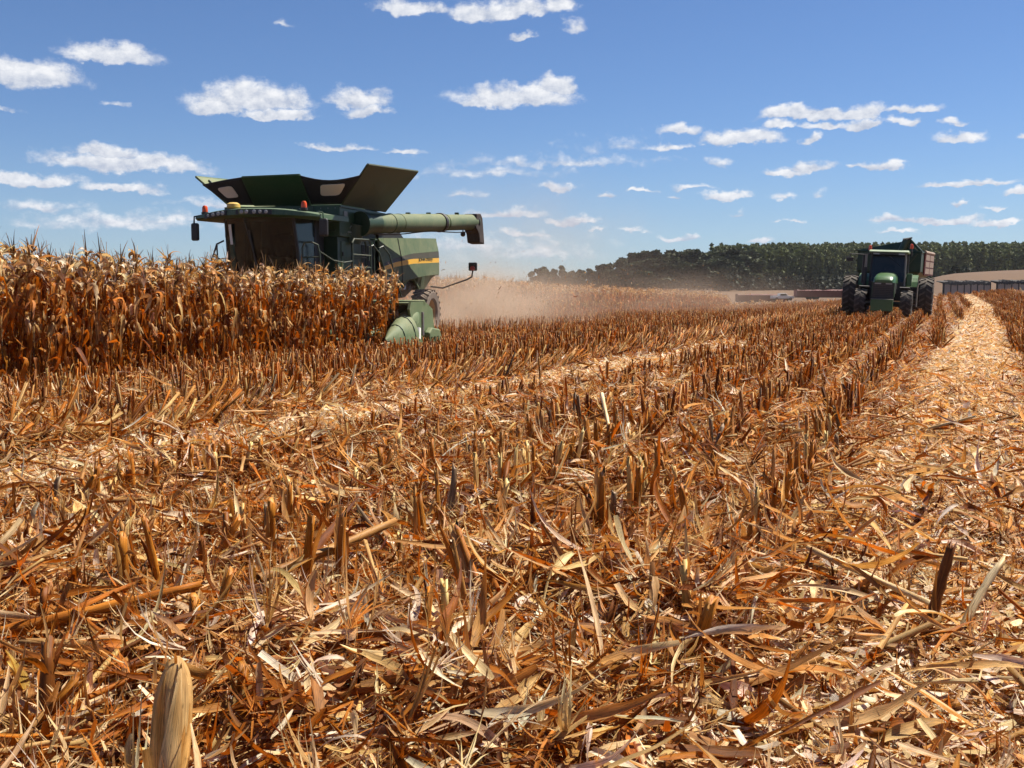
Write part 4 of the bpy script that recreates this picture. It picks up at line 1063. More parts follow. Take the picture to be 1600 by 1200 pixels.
    rail([(-2.4, 1.65, 1.84), (-2.4, 1.65, 2.72), (-2.5, 1.65, 2.84), (-3.3, 1.65, 2.86), (-3.42, 1.65, 2.7), (-3.42, 1.65, 1.84)])
    rail([(-2.4, 1.65, 2.4), (-3.42, 1.65, 2.4)], 0.018)
    for xx in (-2.62, -3.35):
        rail([(xx, 2.05, 2.3), (xx - 0.05, 2.05, 2.66), (xx - 0.2, 2.1, 2.72), (xx - 0.42, 2.2, 2.5), (xx - 0.95, 2.35, 1.3)])
    rail([(-3.5, 1.85, 1.84), (-3.5, 1.85, 2.9)], 0.026)
    mb = MB()
    for k in range(5):
        z = 1.65 - 0.28 * k; xx = -2.9 - 0.09 * k; mb.box((xx - 0.34, 2.28, z - 0.02), (xx + 0.34, 2.5, z + 0.02), MT)
    mb.tube([(-2.55, 2.4, 1.8), (-2.95, 2.4, 0.45)], 0.03, MT, 6); mb.tube([(-3.3, 2.4, 1.8), (-3.65, 2.4, 0.45)], 0.03, MT, 6); mb.build('ladder', root)
    # ---- rear lamp on its long arm
    mb = MB(); mb.tube([(-9.4, 1.5, 1.60), (-9.5, 1.9, 1.55), (-9.5, 2.75, 1.83), (-9.5, 2.92, 1.92), (-9.5, 2.96, 2.14)], 0.028, BK, 6); arm = mb.build('lamp_arm', root)
    mb = MB(); mb.prism([(-0.05, 0.02), (0.05, 0.02), (0.05, 0.30), (-0.05, 0.30)], -0.15, 0.15, BK); o = mb.build('warning_lamp', root, bevel=0.04); o.location = (-9.5, 2.96, 2.10)
    mb = MB(); mb.lathe([(0.08, 0), (0.08, 0.03), (0.0, 0.04)], (0.06, 0.01, 0.10), (1, 0, 0), M['redlens'], 14); mb.build('red_lens', o)
    # ---- wheels
    for sy in (1, -1):
        wheel('front_wheel', root, (-1.9, sy * 1.55, 0.98), 0.98, 0.75, 0.55, side=sy)
        wheel('rear_wheel', root, (-7.55, sy * 1.95, 0.76), 0.76, 0.56, 0.42, rubber='rubber_dusty', rim='rim_dusty', side=sy)
    mb = MB(); mb.tube([(-1.9, -1.3, 0.98), (-1.9, 1.3, 0.98)], 0.2, MT, 12); mb.tube([(-7.55, -1.75, 0.78), (-7.55, 1.75, 0.78)], 0.12, MT, 10); mb.box((-7.9, -0.5, 0.8), (-7.2, 0.5, 1.2), MT); mb.build('axle', root)
    mb = MB(); mb.hexa([(0.3, -0.7, 0.35), (0.3, 0.8, 0.35), (-1.7, 0.8, 1.1), (-1.7, -0.7, 1.1), (0.3, -0.7, 0.95), (0.3, 0.8, 0.95), (-1.7, 0.8, 1.75), (-1.7, -0.7, 1.75)], GD); mb.build('feeder_house', root, bevel=0.03)
    # ---- corn head
    W = 4.52
    mb = MB()
    mb.box((-0.15, -W + 0.05, 0.35), (-0.05, W - 0.05, 1.15), GD); mb.tube([(-0.1, -W, 1.18), (-0.1, W, 1.18)], 0.08, GP, 8); mb.tube([(-0.05, -W, 0.4), (-0.05, W, 0.4)], 0.12, GD, 8)
    mb.tube([(0.35, -W + 0.1, 0.72), (0.35, W - 0.1, 0.72)], 0.22, MT, 14)
    for sy in (-1, 1):
        y0, y1 = (W - 0.06, W) if sy > 0 else (-W, -W + 0.06)
        mb.prism([(-0.70, 0.15), (-0.85, 0.45), (-0.72, 1.03), (-0.15, 1.22), (0.85, 1.22), (0.95, 1.05), (0.75, 0.6), (0.55, 0.12), (0.0, 0.02), (-0.4, 0.05)], y0, y1, GP)
    mb.box((-0.15, -W, 1.16), (0.85, -W + 0.6, 1.2), GP); mb.box((-0.15, W - 0.6, 1.16), (0.85, W - 0.06, 1.2), GP)
    head = mb.build('corn_head', root)
    mb = MB()
    xa, za = -0.95, 0.2
    pr = [(-1.02, 0.26), (-0.84, 0.52), (-0.25, 0.58), (-0.02, 0.46), (-0.10, 0.12), (-0.30, -0.04), (-0.75, -0.02)]
    mb.prism(pr, W + 0.01, W + 0.16, GP); shd = mb.build('chain_shield', head, bevel=0.04, seg=3)
    mb = MB()
    for k in range(3): mb.prism([(-0.75 + k * 0.23, 0.10), (-0.66 + k * 0.23, 0.08), (-0.60 + k * 0.23, 0.36), (-0.69 + k * 0.23, 0.36)], W + 0.15, W + 0.175, GD)
    mb.build('slot', head)
    def snout(y, hw, end):
        mb = MB(); n = 9
        secs = [(2.12, 0.02, 0.36, 0.40), (1.95, 0.10, 0.29, 0.50), (1.5, 0.26, 0.20, 0.70), (1.05, 0.36, 0.13, 0.88), (0.85, 0.38, 0.12, 0.93)] if end else [(2.05, 0.02, 0.28, 0.32), (1.8, 0.08, 0.24, 0.42), (1.3, 0.15, 0.28, 0.66), (0.7, 0.18, 0.45, 0.84), (0.4, 0.18, 0.6, 0.88)]
        v = []
        for (x, w, zb, zt) in secs:
            for i in range(n):
                q = PI * i / (n - 1); v.append((x, y + w * hw * math.cos(q), zb + (zt - zb) * math.sin(q) ** 0.8))
        f = [(r_ * n + i, (r_ + 1) * n + i, (r_ + 1) * n + i + 1, r_ * n + i + 1) for r_ in range(4) for i in range(n - 1)]
        f += [(r_ * n, r_ * n + n - 1, (r_ + 1) * n + n - 1, (r_ + 1) * n) for r_ in range(4)] + [tuple(range(4 * n, 5 * n)), tuple(range(n - 1, -1, -1))]
        mb.add(v, f, GP)
        if end:
            v = []
            for (x, w, zb, zt) in [(0.92, 0.22, 0.42, 0.74), (0.7, 0.26, 0.5, 0.86), (0.45, 0.24, 0.6, 0.94), (0.25, 0.18, 0.7, 0.98)]:
                for i in range(n):
                    q = PI * i / (n - 1); v.append((x, y - 0.02 + w * hw * math.cos(q), zb + 0.14 + (zt - zb) * math.sin(q) ** 0.8))
            mb.add(v, [(r_ * n + i, (r_ + 1) * n + i, (r_ + 1) * n + i + 1, r_ * n + i + 1) for r_ in range(3) for i in range(n - 1)], GP)
            mb.tube([(0.62, y + hw * 0.36, 0.98), (0.60, y + hw * 0.36, 0.42)], 0.035, M['steel'], 6); mb.tube([(0.72, y + hw * 0.3, 0.60), (0.85, y + hw * 0.34, 0.34)], 0.05, M['white'], 6)
            mb.box((0.3, y - 0.3, -0.02), (1.9, y + 0.12, 0.10), BK); mb.box((0.40, y + 0.05, 0.0), (0.9, y + 0.3, 0.12), BK)  # black slabs at ground level stand for the shadow under the header end
        sn = mb.build('snout', head, smooth=True)
        if end:
            m2 = MB()
            for (x, w, zb, zt) in ((1.5, 0.26, 0.20, 0.70), (1.05, 0.36, 0.13, 0.88)):
                m2.tube([(x, y + (w + 0.004) * math.cos(q), zb + (zt - zb + 0.004) * math.sin(q) ** 0.8) for q in np.linspace(0.02, PI - 0.02, 12)], 0.011, GD, 5)
            m2.tube([(2.12, y + 0.02, 0.36), (1.5, y + 0.265, 0.20), (0.85, y + 0.385, 0.12)], 0.016, GD, 5)
            m2.build('snout_seam', sn)
    n = 12
    for i in range(n + 1):
        y = -W + 2 * W * i / n
        snout(y * 0.965 if i in (0, n) else y, 1.0, i in (0, n))
    return root

M['spout'] = paint('spout_rubber', (0.022, 0.017, 0.015), (0.14, 0.09, 0.07), amount=0.3, rough=0.9)
M['rail'] = paint('rail_paint', (0.012, 0.03, 0.015), amount=0.15, rough=0.4)
M['green_roof'] = paint('green_roof_paint', (0.012, 0.058, 0.018), (0.30, 0.32, 0.20), amount=0.22, rough=0.4)
M['green_flap'] = paint('green_flap_paint', (0.016, 0.032, 0.010), (0.13, 0.12, 0.06), amount=0.4, rough=0.6)
M['cream_panel'] = paint('cream_panel', (0.45, 0.42, 0.22), amount=0.1, rough=0.7)
build_combine()

# ------------------------------------------------------------------ tractor and grain cart
TD = 46.0
TP = (1379.0 - 800) / 1650.0 * TD
T_YAW = math.radians(22.8)
def build_tractor():
    g = float(terrain(TP, TD))
    root = empty('tractor', (TP, TD, g - 0.02), (math.radians(-2.5), 0, math.atan2(-math.cos(T_YAW), -math.sin(T_YAW))))
    tag(root, 'green tractor seen head on, pulling a grain cart over the stubble', 'tractor')
    G, GB, BK, MT = M['green'], M['green_bright'], M['black'], M['metal']
    mb = MB(); mb.box((-2.4, -0.28, 0.7), (1.35, 0.28, 1.1), BK); mb.box((-0.5, -0.75, 0.8), (0.0, 0.75, 1.3), BK); mb.tube([(0.75, -0.95, 0.66), (0.75, 0.95, 0.66)], 0.12, MT, 8); mb.tube([(-2.0, -1.6, 0.9), (-2.0, 1.6, 0.9)], 0.14, MT, 8); mb.build('chassis', root)
    # hood
    mb = MB(); n = 9; v = []
    for (x, hw, zt, sh) in ((1.62, 0.36, 1.66, 1.5), (1.52, 0.42, 1.78, 1.55), (1.1, 0.44, 1.88, 1.62), (0.3, 0.46, 1.97, 1.7), (-0.55, 0.47, 2.02, 1.74)):
        for i in range(n):
            q = PI * i / (n - 1); v.append((x, hw * math.copysign(abs(math.cos(q)) ** 0.6, math.cos(q)), 1.55 + (zt - 1.55) * math.sin(q) ** 0.55))
    mb.add(v, [(r_ * n + i, (r_ + 1) * n + i, (r_ + 1) * n + i + 1, r_ * n + i + 1) for r_ in range(4) for i in range(n - 1)] + [tuple(range(n - 1, -1, -1))], GB)
    mb.build('hood', root, smooth=True)
    mb = MB(); mb.box((1.12, -0.42, 0.88), (1.56, 0.42, 1.553), BK); mb.box((-0.5, -0.44, 1.1), (1.12, 0.44, 1.55), BK)
    for k in range(7): mb.box((1.562, -0.36, 0.95 + k * 0.075), (1.575, 0.36, 0.975 + k * 0.075), M['metal'])
    gr = mb.build('grille', root, bevel=0.02)
    for sy in (-1, 1):
        mb = MB(); mb.box((1.562, sy * 0.22 - 0.13, 1.48), (1.585, sy * 0.22 + 0.13, 1.535), M['lamp']); mb.build('headlight', root)
        mb = MB(); mb.box((1.1, sy * 0.43 - 0.02, 0.95), (1.55, sy * 0.43 + 0.02, 1.56), G); mb.build('grille_side', root)
    mb = MB(); mb.box((1.58, -0.44, 0.36), (1.92, 0.44, 0.84), GB); mb.box((1.57, -0.45, 0.845), (1.9, 0.45, 0.87), M['steel']); mb.build('front_weight', root, bevel=0.03)
    # cab
    mb = MB()
    for x, y, xt, yt in ((-0.55, 0.72, -0.7, 0.70), (-2.1, 0.78, -2.1, 0.74)):
        for sy in (-1, 1): mb.tube([(x, sy * y, 1.35), (xt, sy * yt, 2.82)], 0.045, M['steel'] if (x > -1 and sy > 0) else BK, 7)
    mb.box((-2.15, -0.78, 1.25), (-0.5, 0.78, 1.42), BK); mb.box((-2.14, -0.70, 1.42), (-2.08, 0.70, 2.0), BK); mb.box((-0.56, -0.7, 1.42), (-0.5, 0.7, 1.60), BK); mb.build('cab_frame', root)
    mb = MB(); mb.prism([(-0.35, 2.84), (-0.32, 2.90), (-0.6, 2.98), (-2.2, 2.98), (-2.3, 2.84)], -0.82, 0.82, M['green_roof2']); rf = mb.build('cab_roof', root, bevel=0.05, seg=3)
    mb = MB(); mb.box((-0.36, -0.7, 2.78), (-0.3, 0.7, 2.84), BK); mb.build('visor', rf)
    for sy in (-0.5, 0.55):
        mb = MB(); mb.box((-0.30, sy - 0.13, 2.77), (-0.27, sy + 0.13, 2.83), M['lamp']); mb.build('work_lamp', rf)
    mb = MB(); mb.slab([(-0.53, 0.68, 1.60), (-0.53, -0.68, 1.60), (-0.68, -0.66, 2.78), (-0.68, 0.66, 2.78)], 0.012, M['glass_cab']); mb.build('windshield', root)
    mb = MB(); mb.tube([(-0.64, 0.0, 2.72), (-0.60, 0.5, 2.3)], 0.012, BK, 5); mb.build('wiper', root)
    for sy in (-1, 1):
        mb = MB(); mb.slab([(-0.58, sy * 0.735, 1.5), (-2.08, sy * 0.785, 1.5), (-2.08, sy * 0.745, 2.78), (-0.72, sy * 0.705, 2.78)], 0.012, M['glass_cab']); mb.build('side_window', root)
    mb = MB(); mb.slab([(-2.12, 0.7, 2.02), (-2.12, -0.7, 2.02), (-2.12, -0.7, 2.8), (-2.12, 0.7, 2.8)], 0.012, M['glass_cab']); mb.build('rear_window', root)
    mb = MB(); mb.box((-1.85, -0.25, 1.42), (-1.4, 0.25, 1.8), BK); mb.box((-1.95, -0.22, 1.8), (-1.82, 0.22, 2.35), BK); mb.build('seat', root, bevel=0.05)
    mb = MB(); mb.tube([(-0.8, 0, 1.45), (-1.0, 0, 1.9)], 0.03, BK, 6); mb.lathe([(0.17, -0.012), (0.19, 0), (0.17, 0.012)], (-1.0, 0, 1.92), (-0.5, 0, 0.86), BK, 18); mb.build('steering_wheel', root)
    # exhaust, beacon, mirrors
    mb = MB(); mb.tube([(-0.45, -0.92, 1.35), (-0.45, -0.92, 2.2)], 0.085, BK, 12); mb.tube([(-0.45, -0.92, 2.2), (-0.45, -0.92, 2.78)], 0.06, M['steel'], 12); mb.build('exhaust', root)
    mb = MB(); mb.tube([(-0.45, -1.02, 1.5), (-0.45, -1.02, 2.72)], 0.05, BK, 8); mb.build('air_intake', root)
    for (x, y, z) in ((-0.7, -0.80, 2.95), (-1.9, 0.86, 3.10)):
        mb = MB(); mb.lathe([(0.0, 0.22), (0.06, 0.2), (0.075, 0.05), (0.075, 0.0)], (x, y, z), (0, 0, 1), M['orange'], 12); mb.tube([(x, y, 2.75), (x, y, z)], 0.045, BK, 8); mb.build('beacon', root)
    mb = MB(); mb.box((-0.7, -1.78, 2.45), (-0.62, -1.48, 2.62), BK); mi = mb.build('mirror', root, bevel=0.02)
    mb = MB(); mb.tube([(-0.7, -0.75, 2.75), (-0.66, -1.63, 2.78), (-0.66, -1.63, 2.6)], 0.02, BK, 5); mb.build('mirror_arm', mi)
    # fenders, steps
    for sy in (-1, 1):
        mb = MB(); pts = [(-2.0 + 1.02 * math.cos(a), 0.93 + 1.02 * math.sin(a)) for a in np.linspace(0.5, 2.6, 9)]
        inn = [(-2.0 + 0.97 * math.cos(a), 0.93 + 0.97 * math.sin(a)) for a in np.linspace(2.6, 0.5, 9)]
        y0, y1 = (0.80, 1.24) if sy > 0 else (-1.24, -0.80)
        mb.prism(pts + inn, y0, y1, GB); mb.build('rear_fender', root)
        mb = MB(); pts = [(0.75 + 0.78 * math.cos(a), 0.64 + 0.76 * math.sin(a)) for a in np.linspace(1.3, 2.7, 8)]; inn = [(0.75 + 0.75 * math.cos(a), 0.64 + 0.73 * math.sin(a)) for a in np.linspace(2.7, 1.3, 8)]
        y0, y1 = (0.62, 1.02) if sy > 0 else (-1.02, -0.62)
        mb.prism(pts + inn, y0, y1, M['fender']); mb.build('front_fender', root)
        wheel('front_wheel', root, (0.75, sy * 0.92, 0.64), 0.64, 0.46, 0.36, lugs=16, side=sy)
        wheel('rear_wheel', root, (-2.0, sy * 1.60, 0.93), 0.93, 0.60, 0.52, lugs=20, side=sy)
    mb = MB(); mb.box((-1.1, 0.80, 1.45), (-0.62, 1.02, 1.98), GB); mb.build('cab_step_housing', root, bevel=0.03)
    mb = MB()
    for k in range(4): mb.box((-0.75, 1.06, 0.6 + k * 0.25), (-0.35, 1.30, 0.64 + k * 0.25), BK)
    mb.tube([(-0.75, 1.28, 0.55), (-0.75, 1.28, 1.75)], 0.025, M['steel'], 6); mb.tube([(-0.35, 1.28, 0.55), (-0.35, 1.28, 1.5)], 0.025, M['steel'], 6); mb.build('step', root)
    return root
M['green_roof2'] = paint('tractor_roof_paint', (0.05, 0.12, 0.04), (0.4, 0.42, 0.3), amount=0.35, rough=0.4)
M['glass_cab'] = glass_mat('tractor_glass', (0.02, 0.025, 0.028), 0.5)
build_tractor()

def build_cart():
    d = 6.2
    x = TP + math.sin(T_YAW) * d; y = TD + math.cos(T_YAW) * d
    x -= 0.28
    cy = T_YAW + math.radians(5.5)
    root = empty('grain_cart', (x, y, float(terrain(x, y))), (math.radians(-2.5), 0, math.atan2(-math.cos(cy), -math.sin(cy))))
    tag(root, 'dark green grain cart with a striped board on its side, hitched behind the tractor', 'grain cart')
    GD, BK = M['green_dark'], M['black']
    mb = MB()
    # hopper: upright rim over sloping sides
    rim = [(1.9, -1.15), (1.9, 1.65), (-2.3, 1.65), (-2.3, -1.15)]; low = [(0.8, -0.5), (0.8, 0.5), (-1.2, 0.5), (-1.2, -0.5)]
    for za, zb, A, B in ((3.0, 2.1, rim, rim), (2.1, 0.9, rim, low)):
        for i in range(4):
            j = (i + 1) % 4
            mb.slab([(*A[i], za), (*A[j], za), (*B[j], zb), (*B[i], zb)], 0.05, GD)
    for i in range(4): mb.tube([(*rim[i], 3.0), (*rim[(i + 1) % 4], 3.0)], 0.06, GD, 6)
    mb.slab([(*q, 0.9) for q in low], 0.05, GD)
    mb.build('hopper', root)
    mb = MB(); mb.slab([(1.92, -1.3, 3.0), (1.92, 1.45, 3.02), (1.7, 1.12, 3.54), (1.7, 0.8, 3.48)], 0.05, GD)
    mb.tube([(1.75, 1.08, 3.58), (1.85, 1.65, 3.02)], 0.07, GD, 7); mb.build('tank_cover', root)
    mb = MB(); mb.tube([(2.05, 0.95, 0.9), (2.2, 0.5, 2.2), (2.05, 1.0, 3.55)], 0.17, GD, 12); mb.tube([(2.12, 0.88, 3.50), (2.0, 1.22, 3.66)], [0.12, 0.03], BK, 10); mb.build('unloading_tube', root)
    mb = MB(); mb.tube([(2.0, 1.5, 2.95), (2.1, 0.3, 1.3)], 0.05, GD, 6); mb.tube([(1.0, 0, 0.75), (4.0, 0, 0.6)], 0.1, GD, 8); mb.box((-1.6, -0.9, 0.75), (1.2, -0.7, 0.95), GD); mb.box((-1.6, 0.7, 0.75), (1.2, 0.9, 0.95), GD); mb.tube([(-0.3, -1.5, 0.85), (-0.3, 1.5, 0.85)], 0.12, GD, 8); mb.build('frame', root)
    # side board with red and white plates
    mb = MB(); mb.box((1.0, 1.69, 1.95), (-2.2, 1.74, 2.98), M['red']); bd = mb.build('side_board', root)
    for i in range(2):
        for j in range(3):
            m2 = MB(); m2.box((0.85 - i * 1.55, 1.742, 2.66 - j * 0.32), (-0.55 - i * 1.55, 1.76, 2.92 - j * 0.32), M['plate']); m2.build('pale_plate', bd)
    mb = MB(); mb.tube([(1.0, 1.7, 3.02), (-2.2, 1.7, 3.02)], 0.09, M['plate'], 8); mb.build('rolled_tarp', root)
    for sy in (-1, 1): wheel('wheel', root, (-0.3, sy * 1.22, 0.85), 0.85, 0.58, 0.42, lugs=18, side=sy)
M['plate'] = paint('pale_plate', (0.25, 0.17, 0.13), (0.4, 0.3, 0.2), amount=0.25, rough=0.6)
build_cart()

# ------------------------------------------------------------------ standing maize
PAL = dict(straw=(0.60, 0.385, 0.140), cream=(0.72, 0.535, 0.275), tan=(0.41, 0.205, 0.055), orange=(0.43, 0.148, 0.014), rust=(0.19, 0.060, 0.009), grey=(0.20, 0.125, 0.065), white=(0.80, 0.69, 0.49), yellow=(0.50, 0.34, 0.07))
PK = list(PAL); PV = np.array([PAL[k] for k in PK])
def pick(n, **w):
    p = np.array([w.get(k, 0.0) for k in PK], float); p /= p.sum()
    c = PV[rng.choice(len(PK), n, p=p)]
    return c * rng.uniform(0.75, 1.2, (n, 1)) * rng.uniform(0.93, 1.07, (n, 3))

def corn_parts(seed, full=True):
    """one dry maize plant: stalk, hanging leaves, ear, tassel"""
    global rng
    keep = rng; rng = np.random.default_rng(seed)
    H = rng.uniform(1.62, 1.86)
    lean = rng.normal(0, 0.05, 2)
    st = Soup()
    bend = np.array([[rng.normal(0, 0.08), rng.normal(0, 0.08), 0.0]])
    d0 = np.array([[lean[0], lean[1], 1.0]])
    stalks(st, np.zeros((1, 3)), d0, np.array([H]), np.array([0.0135]), np.array([0.005]), pick(1, tan=3, rust=1, grey=1), sides=6 if full else 4, rings=9 if full else 2, bend=bend, node=full, caps=False)
    def along(z):
        t = z / H
        return np.stack([lean[0] * z + bend[0, 0] * t ** 2, lean[1] * z + bend[0, 1] * t ** 2, z], -1)
    lf = Soup()
    n = 17 if full else 11
    z = np.linspace(0.20, H * 0.99, n) + rng.uniform(-0.05, 0.05, n)
    az = np.arange(n) * PI + rng.normal(0, 0.6, n) + rng.uniform(0, 6.28)
    hi = z / H
    up = rng.uniform(0.3, 1.35, n)
    curv = -rng.uniform(1.9, 2.8, n) - up * 0.55
    crisp = rng.random(n) < 0.35
    Ln = rng.uniform(0.42, 0.78, n) * np.where(hi > 0.86, 0.62, 1.0) * np.where(hi < 0.25, 0.7, 1)
    W = rng.uniform(0.055, 0.095, n) * np.where(hi > 0.86, 1.0, 1.0)
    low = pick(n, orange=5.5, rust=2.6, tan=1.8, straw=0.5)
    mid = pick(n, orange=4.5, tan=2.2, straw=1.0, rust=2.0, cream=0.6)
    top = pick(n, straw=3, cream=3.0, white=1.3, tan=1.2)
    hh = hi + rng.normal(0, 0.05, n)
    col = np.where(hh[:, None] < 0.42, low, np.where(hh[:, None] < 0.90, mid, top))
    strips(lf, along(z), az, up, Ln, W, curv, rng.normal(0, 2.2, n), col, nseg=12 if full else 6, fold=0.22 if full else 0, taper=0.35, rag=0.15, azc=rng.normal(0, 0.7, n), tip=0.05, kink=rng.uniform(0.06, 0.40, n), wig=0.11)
    # leaf sheaths close to the stalk
    m = 7 if full else 3
    zs = rng.uniform(0.1, H * 0.8, m)
    strips(lf, along(zs), rng.uniform(0, 6.28, m), np.full(m, 1.45), rng.uniform(0.14, 0.24, m), np.full(m, 0.045), rng.normal(0, 0.3, m), rng.normal(0, 0.4, m), pick(m, tan=2, straw=1, orange=2), nseg=3 if full else 1, fold=0.3 if full else 0, taper=0.6)
    # curled husk-like top leaves
    k = 11 if full else 7
    zk = rng.uniform(H * 0.88, H * 1.06, k)
    strips(lf, along(zk), rng.uniform(0, 6.28, k), rng.uniform(0.2, 1.4, k), rng.uniform(0.14, 0.34, k), rng.uniform(0.045, 0.09, k), -rng.uniform(0.5, 3.6, k), rng.normal(0, 1.8, k), pick(k, cream=3.5, white=3.5, straw=1.5, tan=0.6), nseg=6 if full else 3, fold=0.2 if full else 0, taper=0.3, azc=rng.normal(0, 1.0, k))
    # flag leaves that still point up past the tassel
    k = 4 if full else 3
    strips(lf, along(rng.uniform(H * 0.86, H * 1.0, k)), rng.uniform(0, 6.28, k), rng.uniform(0.9, 1.45, k), rng.uniform(0.18, 0.36, k), rng.uniform(0.03, 0.055, k), -rng.uniform(0, 1.1, k), rng.normal(0, 1.2, k), pick(k, cream=2.5, white=2, straw=2, tan=1.5, grey=1), nseg=6 if full else 3, fold=0.25 if full else 0, taper=0.3, wig=0.06)
    er = Soup()
    ne = 1
    ze = rng.uniform(0.82, 1.1); ea = rng.uniform(0, 6.28)
    p = along(np.array([ze]))[0] + 0.03 * np.array([math.cos(ea), math.sin(ea), 0])
    d = np.array([0.45 * math.cos(ea), 0.45 * math.sin(ea), -1.0])
    add_ear(er, p, d, rng.uniform(0.20, 0.25), rng.uniform(0.030, 0.037), pick(1, straw=3, cream=1, tan=1.5)[0], 9 if full else 5, 7 if full else 3)
    ts = Soup()
    q = 9 if full else 5
    tp = along(np.array([H]))[0]
    strips(ts, np.repeat(tp[None], q, 0), rng.uniform(0, 6.28, q), np.concatenate([[1.5], rng.uniform(0.85, 1.4, q - 1)]), np.concatenate([[0.40], rng.uniform(0.14, 0.30, q - 1)]), np.full(q, 0.022), rng.normal(-0.2, 0.45, q), rng.normal(0, 0.5, q), pick(q, grey=3, tan=1.5), nseg=4 if full else 2, taper=0.3)
    stalks(ts, tp[None] - np.array([[0, 0, 0.05]]), np.array([[lean[0] * 2, lean[1] * 2, 1.0]]), np.array([0.36]), np.array([0.005]), np.array([0.003]), pick(1, grey=2, tan=1), sides=4, rings=1, caps=False)
    rng = keep
    return st, lf, er, ts

def add_ear(sp, p, d, L_, R, col, sides=10, rings=8):
    """husked ear: overlapping husk rounds ending in a loose tip"""
    d = d / np.linalg.norm(d)
    a = np.cross(d, [0.3, 0.2, 1.0]); a /= np.linalg.norm(a); b = np.cross(d, a)
    t = np.linspace(0, 1, rings + 1)
    r = R * np.interp(t, [0, 0.1, 0.3, 0.6, 0.85, 1.0], [0.35, 0.8, 1.0, 0.95, 0.6, 0.12])
    ph = np.linspace(0, 2 * PI, sides, endpoint=False)
    v = p[None, None] + d[None, None] * (t * L_)[:, None, None] + (a[None, None] * np.cos(ph)[None, :, None] + b[None, None] * np.sin(ph)[None, :, None]) * (r[:, None] * (1 + 0.07 * np.sin(ph * 3 + t[:, None] * 1.5)))[:, :, None]
    v = v.reshape(-1, 3)
    i = np.arange(rings)[:, None] * sides; j = np.arange(sides)[None, :]; j2 = (j + 1) % sides
    f = np.stack([i + j, i + j2, i + sides + j2, i + sides + j], -1).reshape(-1, 4)
    c = np.repeat(col[None], len(v), 0) * rng.uniform(0.9, 1.1, (len(v), 1))
    l = np.stack([np.tile(np.arange(sides) / sides * 6, rings + 1), np.repeat(t, sides) * 1.0, np.full(len(v), rng.uniform(0, 50))], -1)
    sp.add(v, f, c, l)
    n = 5
    q = rng.uniform(0, 6.28, n)
    base = p + d * L_ * 0.45 + (a[None] * np.cos(q)[:, None] + b[None] * np.sin(q)[:, None]) * R * 0.98
    dd = d[None] + 0.12 * (a[None] * np.cos(q)[:, None] + b[None] * np.sin(q)[:, None])
    strips(sp, base, np.arctan2(dd[:, 1], dd[:, 0]), np.arcsin(np.clip(dd[:, 2] / np.linalg.norm(dd, axis=1), -1, 1)), np.full(n, L_ * 0.62), np.full(n, R * 0.9), rng.normal(0, 0.25, n), rng.normal(0, 0.3, n), np.repeat(col[None], n, 0), nseg=3, fold=0.15, taper=0.3)

def in_view(x, y, z, mx=0.06, my=0.06):
    cp = math.atan(150 / 1650)
    dz = z - CAM_Z
    dep = y * math.cos(cp) - dz * math.sin(cp); up = y * math.sin(cp) + dz * math.cos(cp)
    dep = np.maximum(dep, 0.01)
    sx = x / dep * 1650 / 1600; sy = up / dep * 1650 / 1600
    return (np.abs(sx) < 0.5 + mx) & (np.abs(sy) < 0.375 + my) & (y > 0.3)

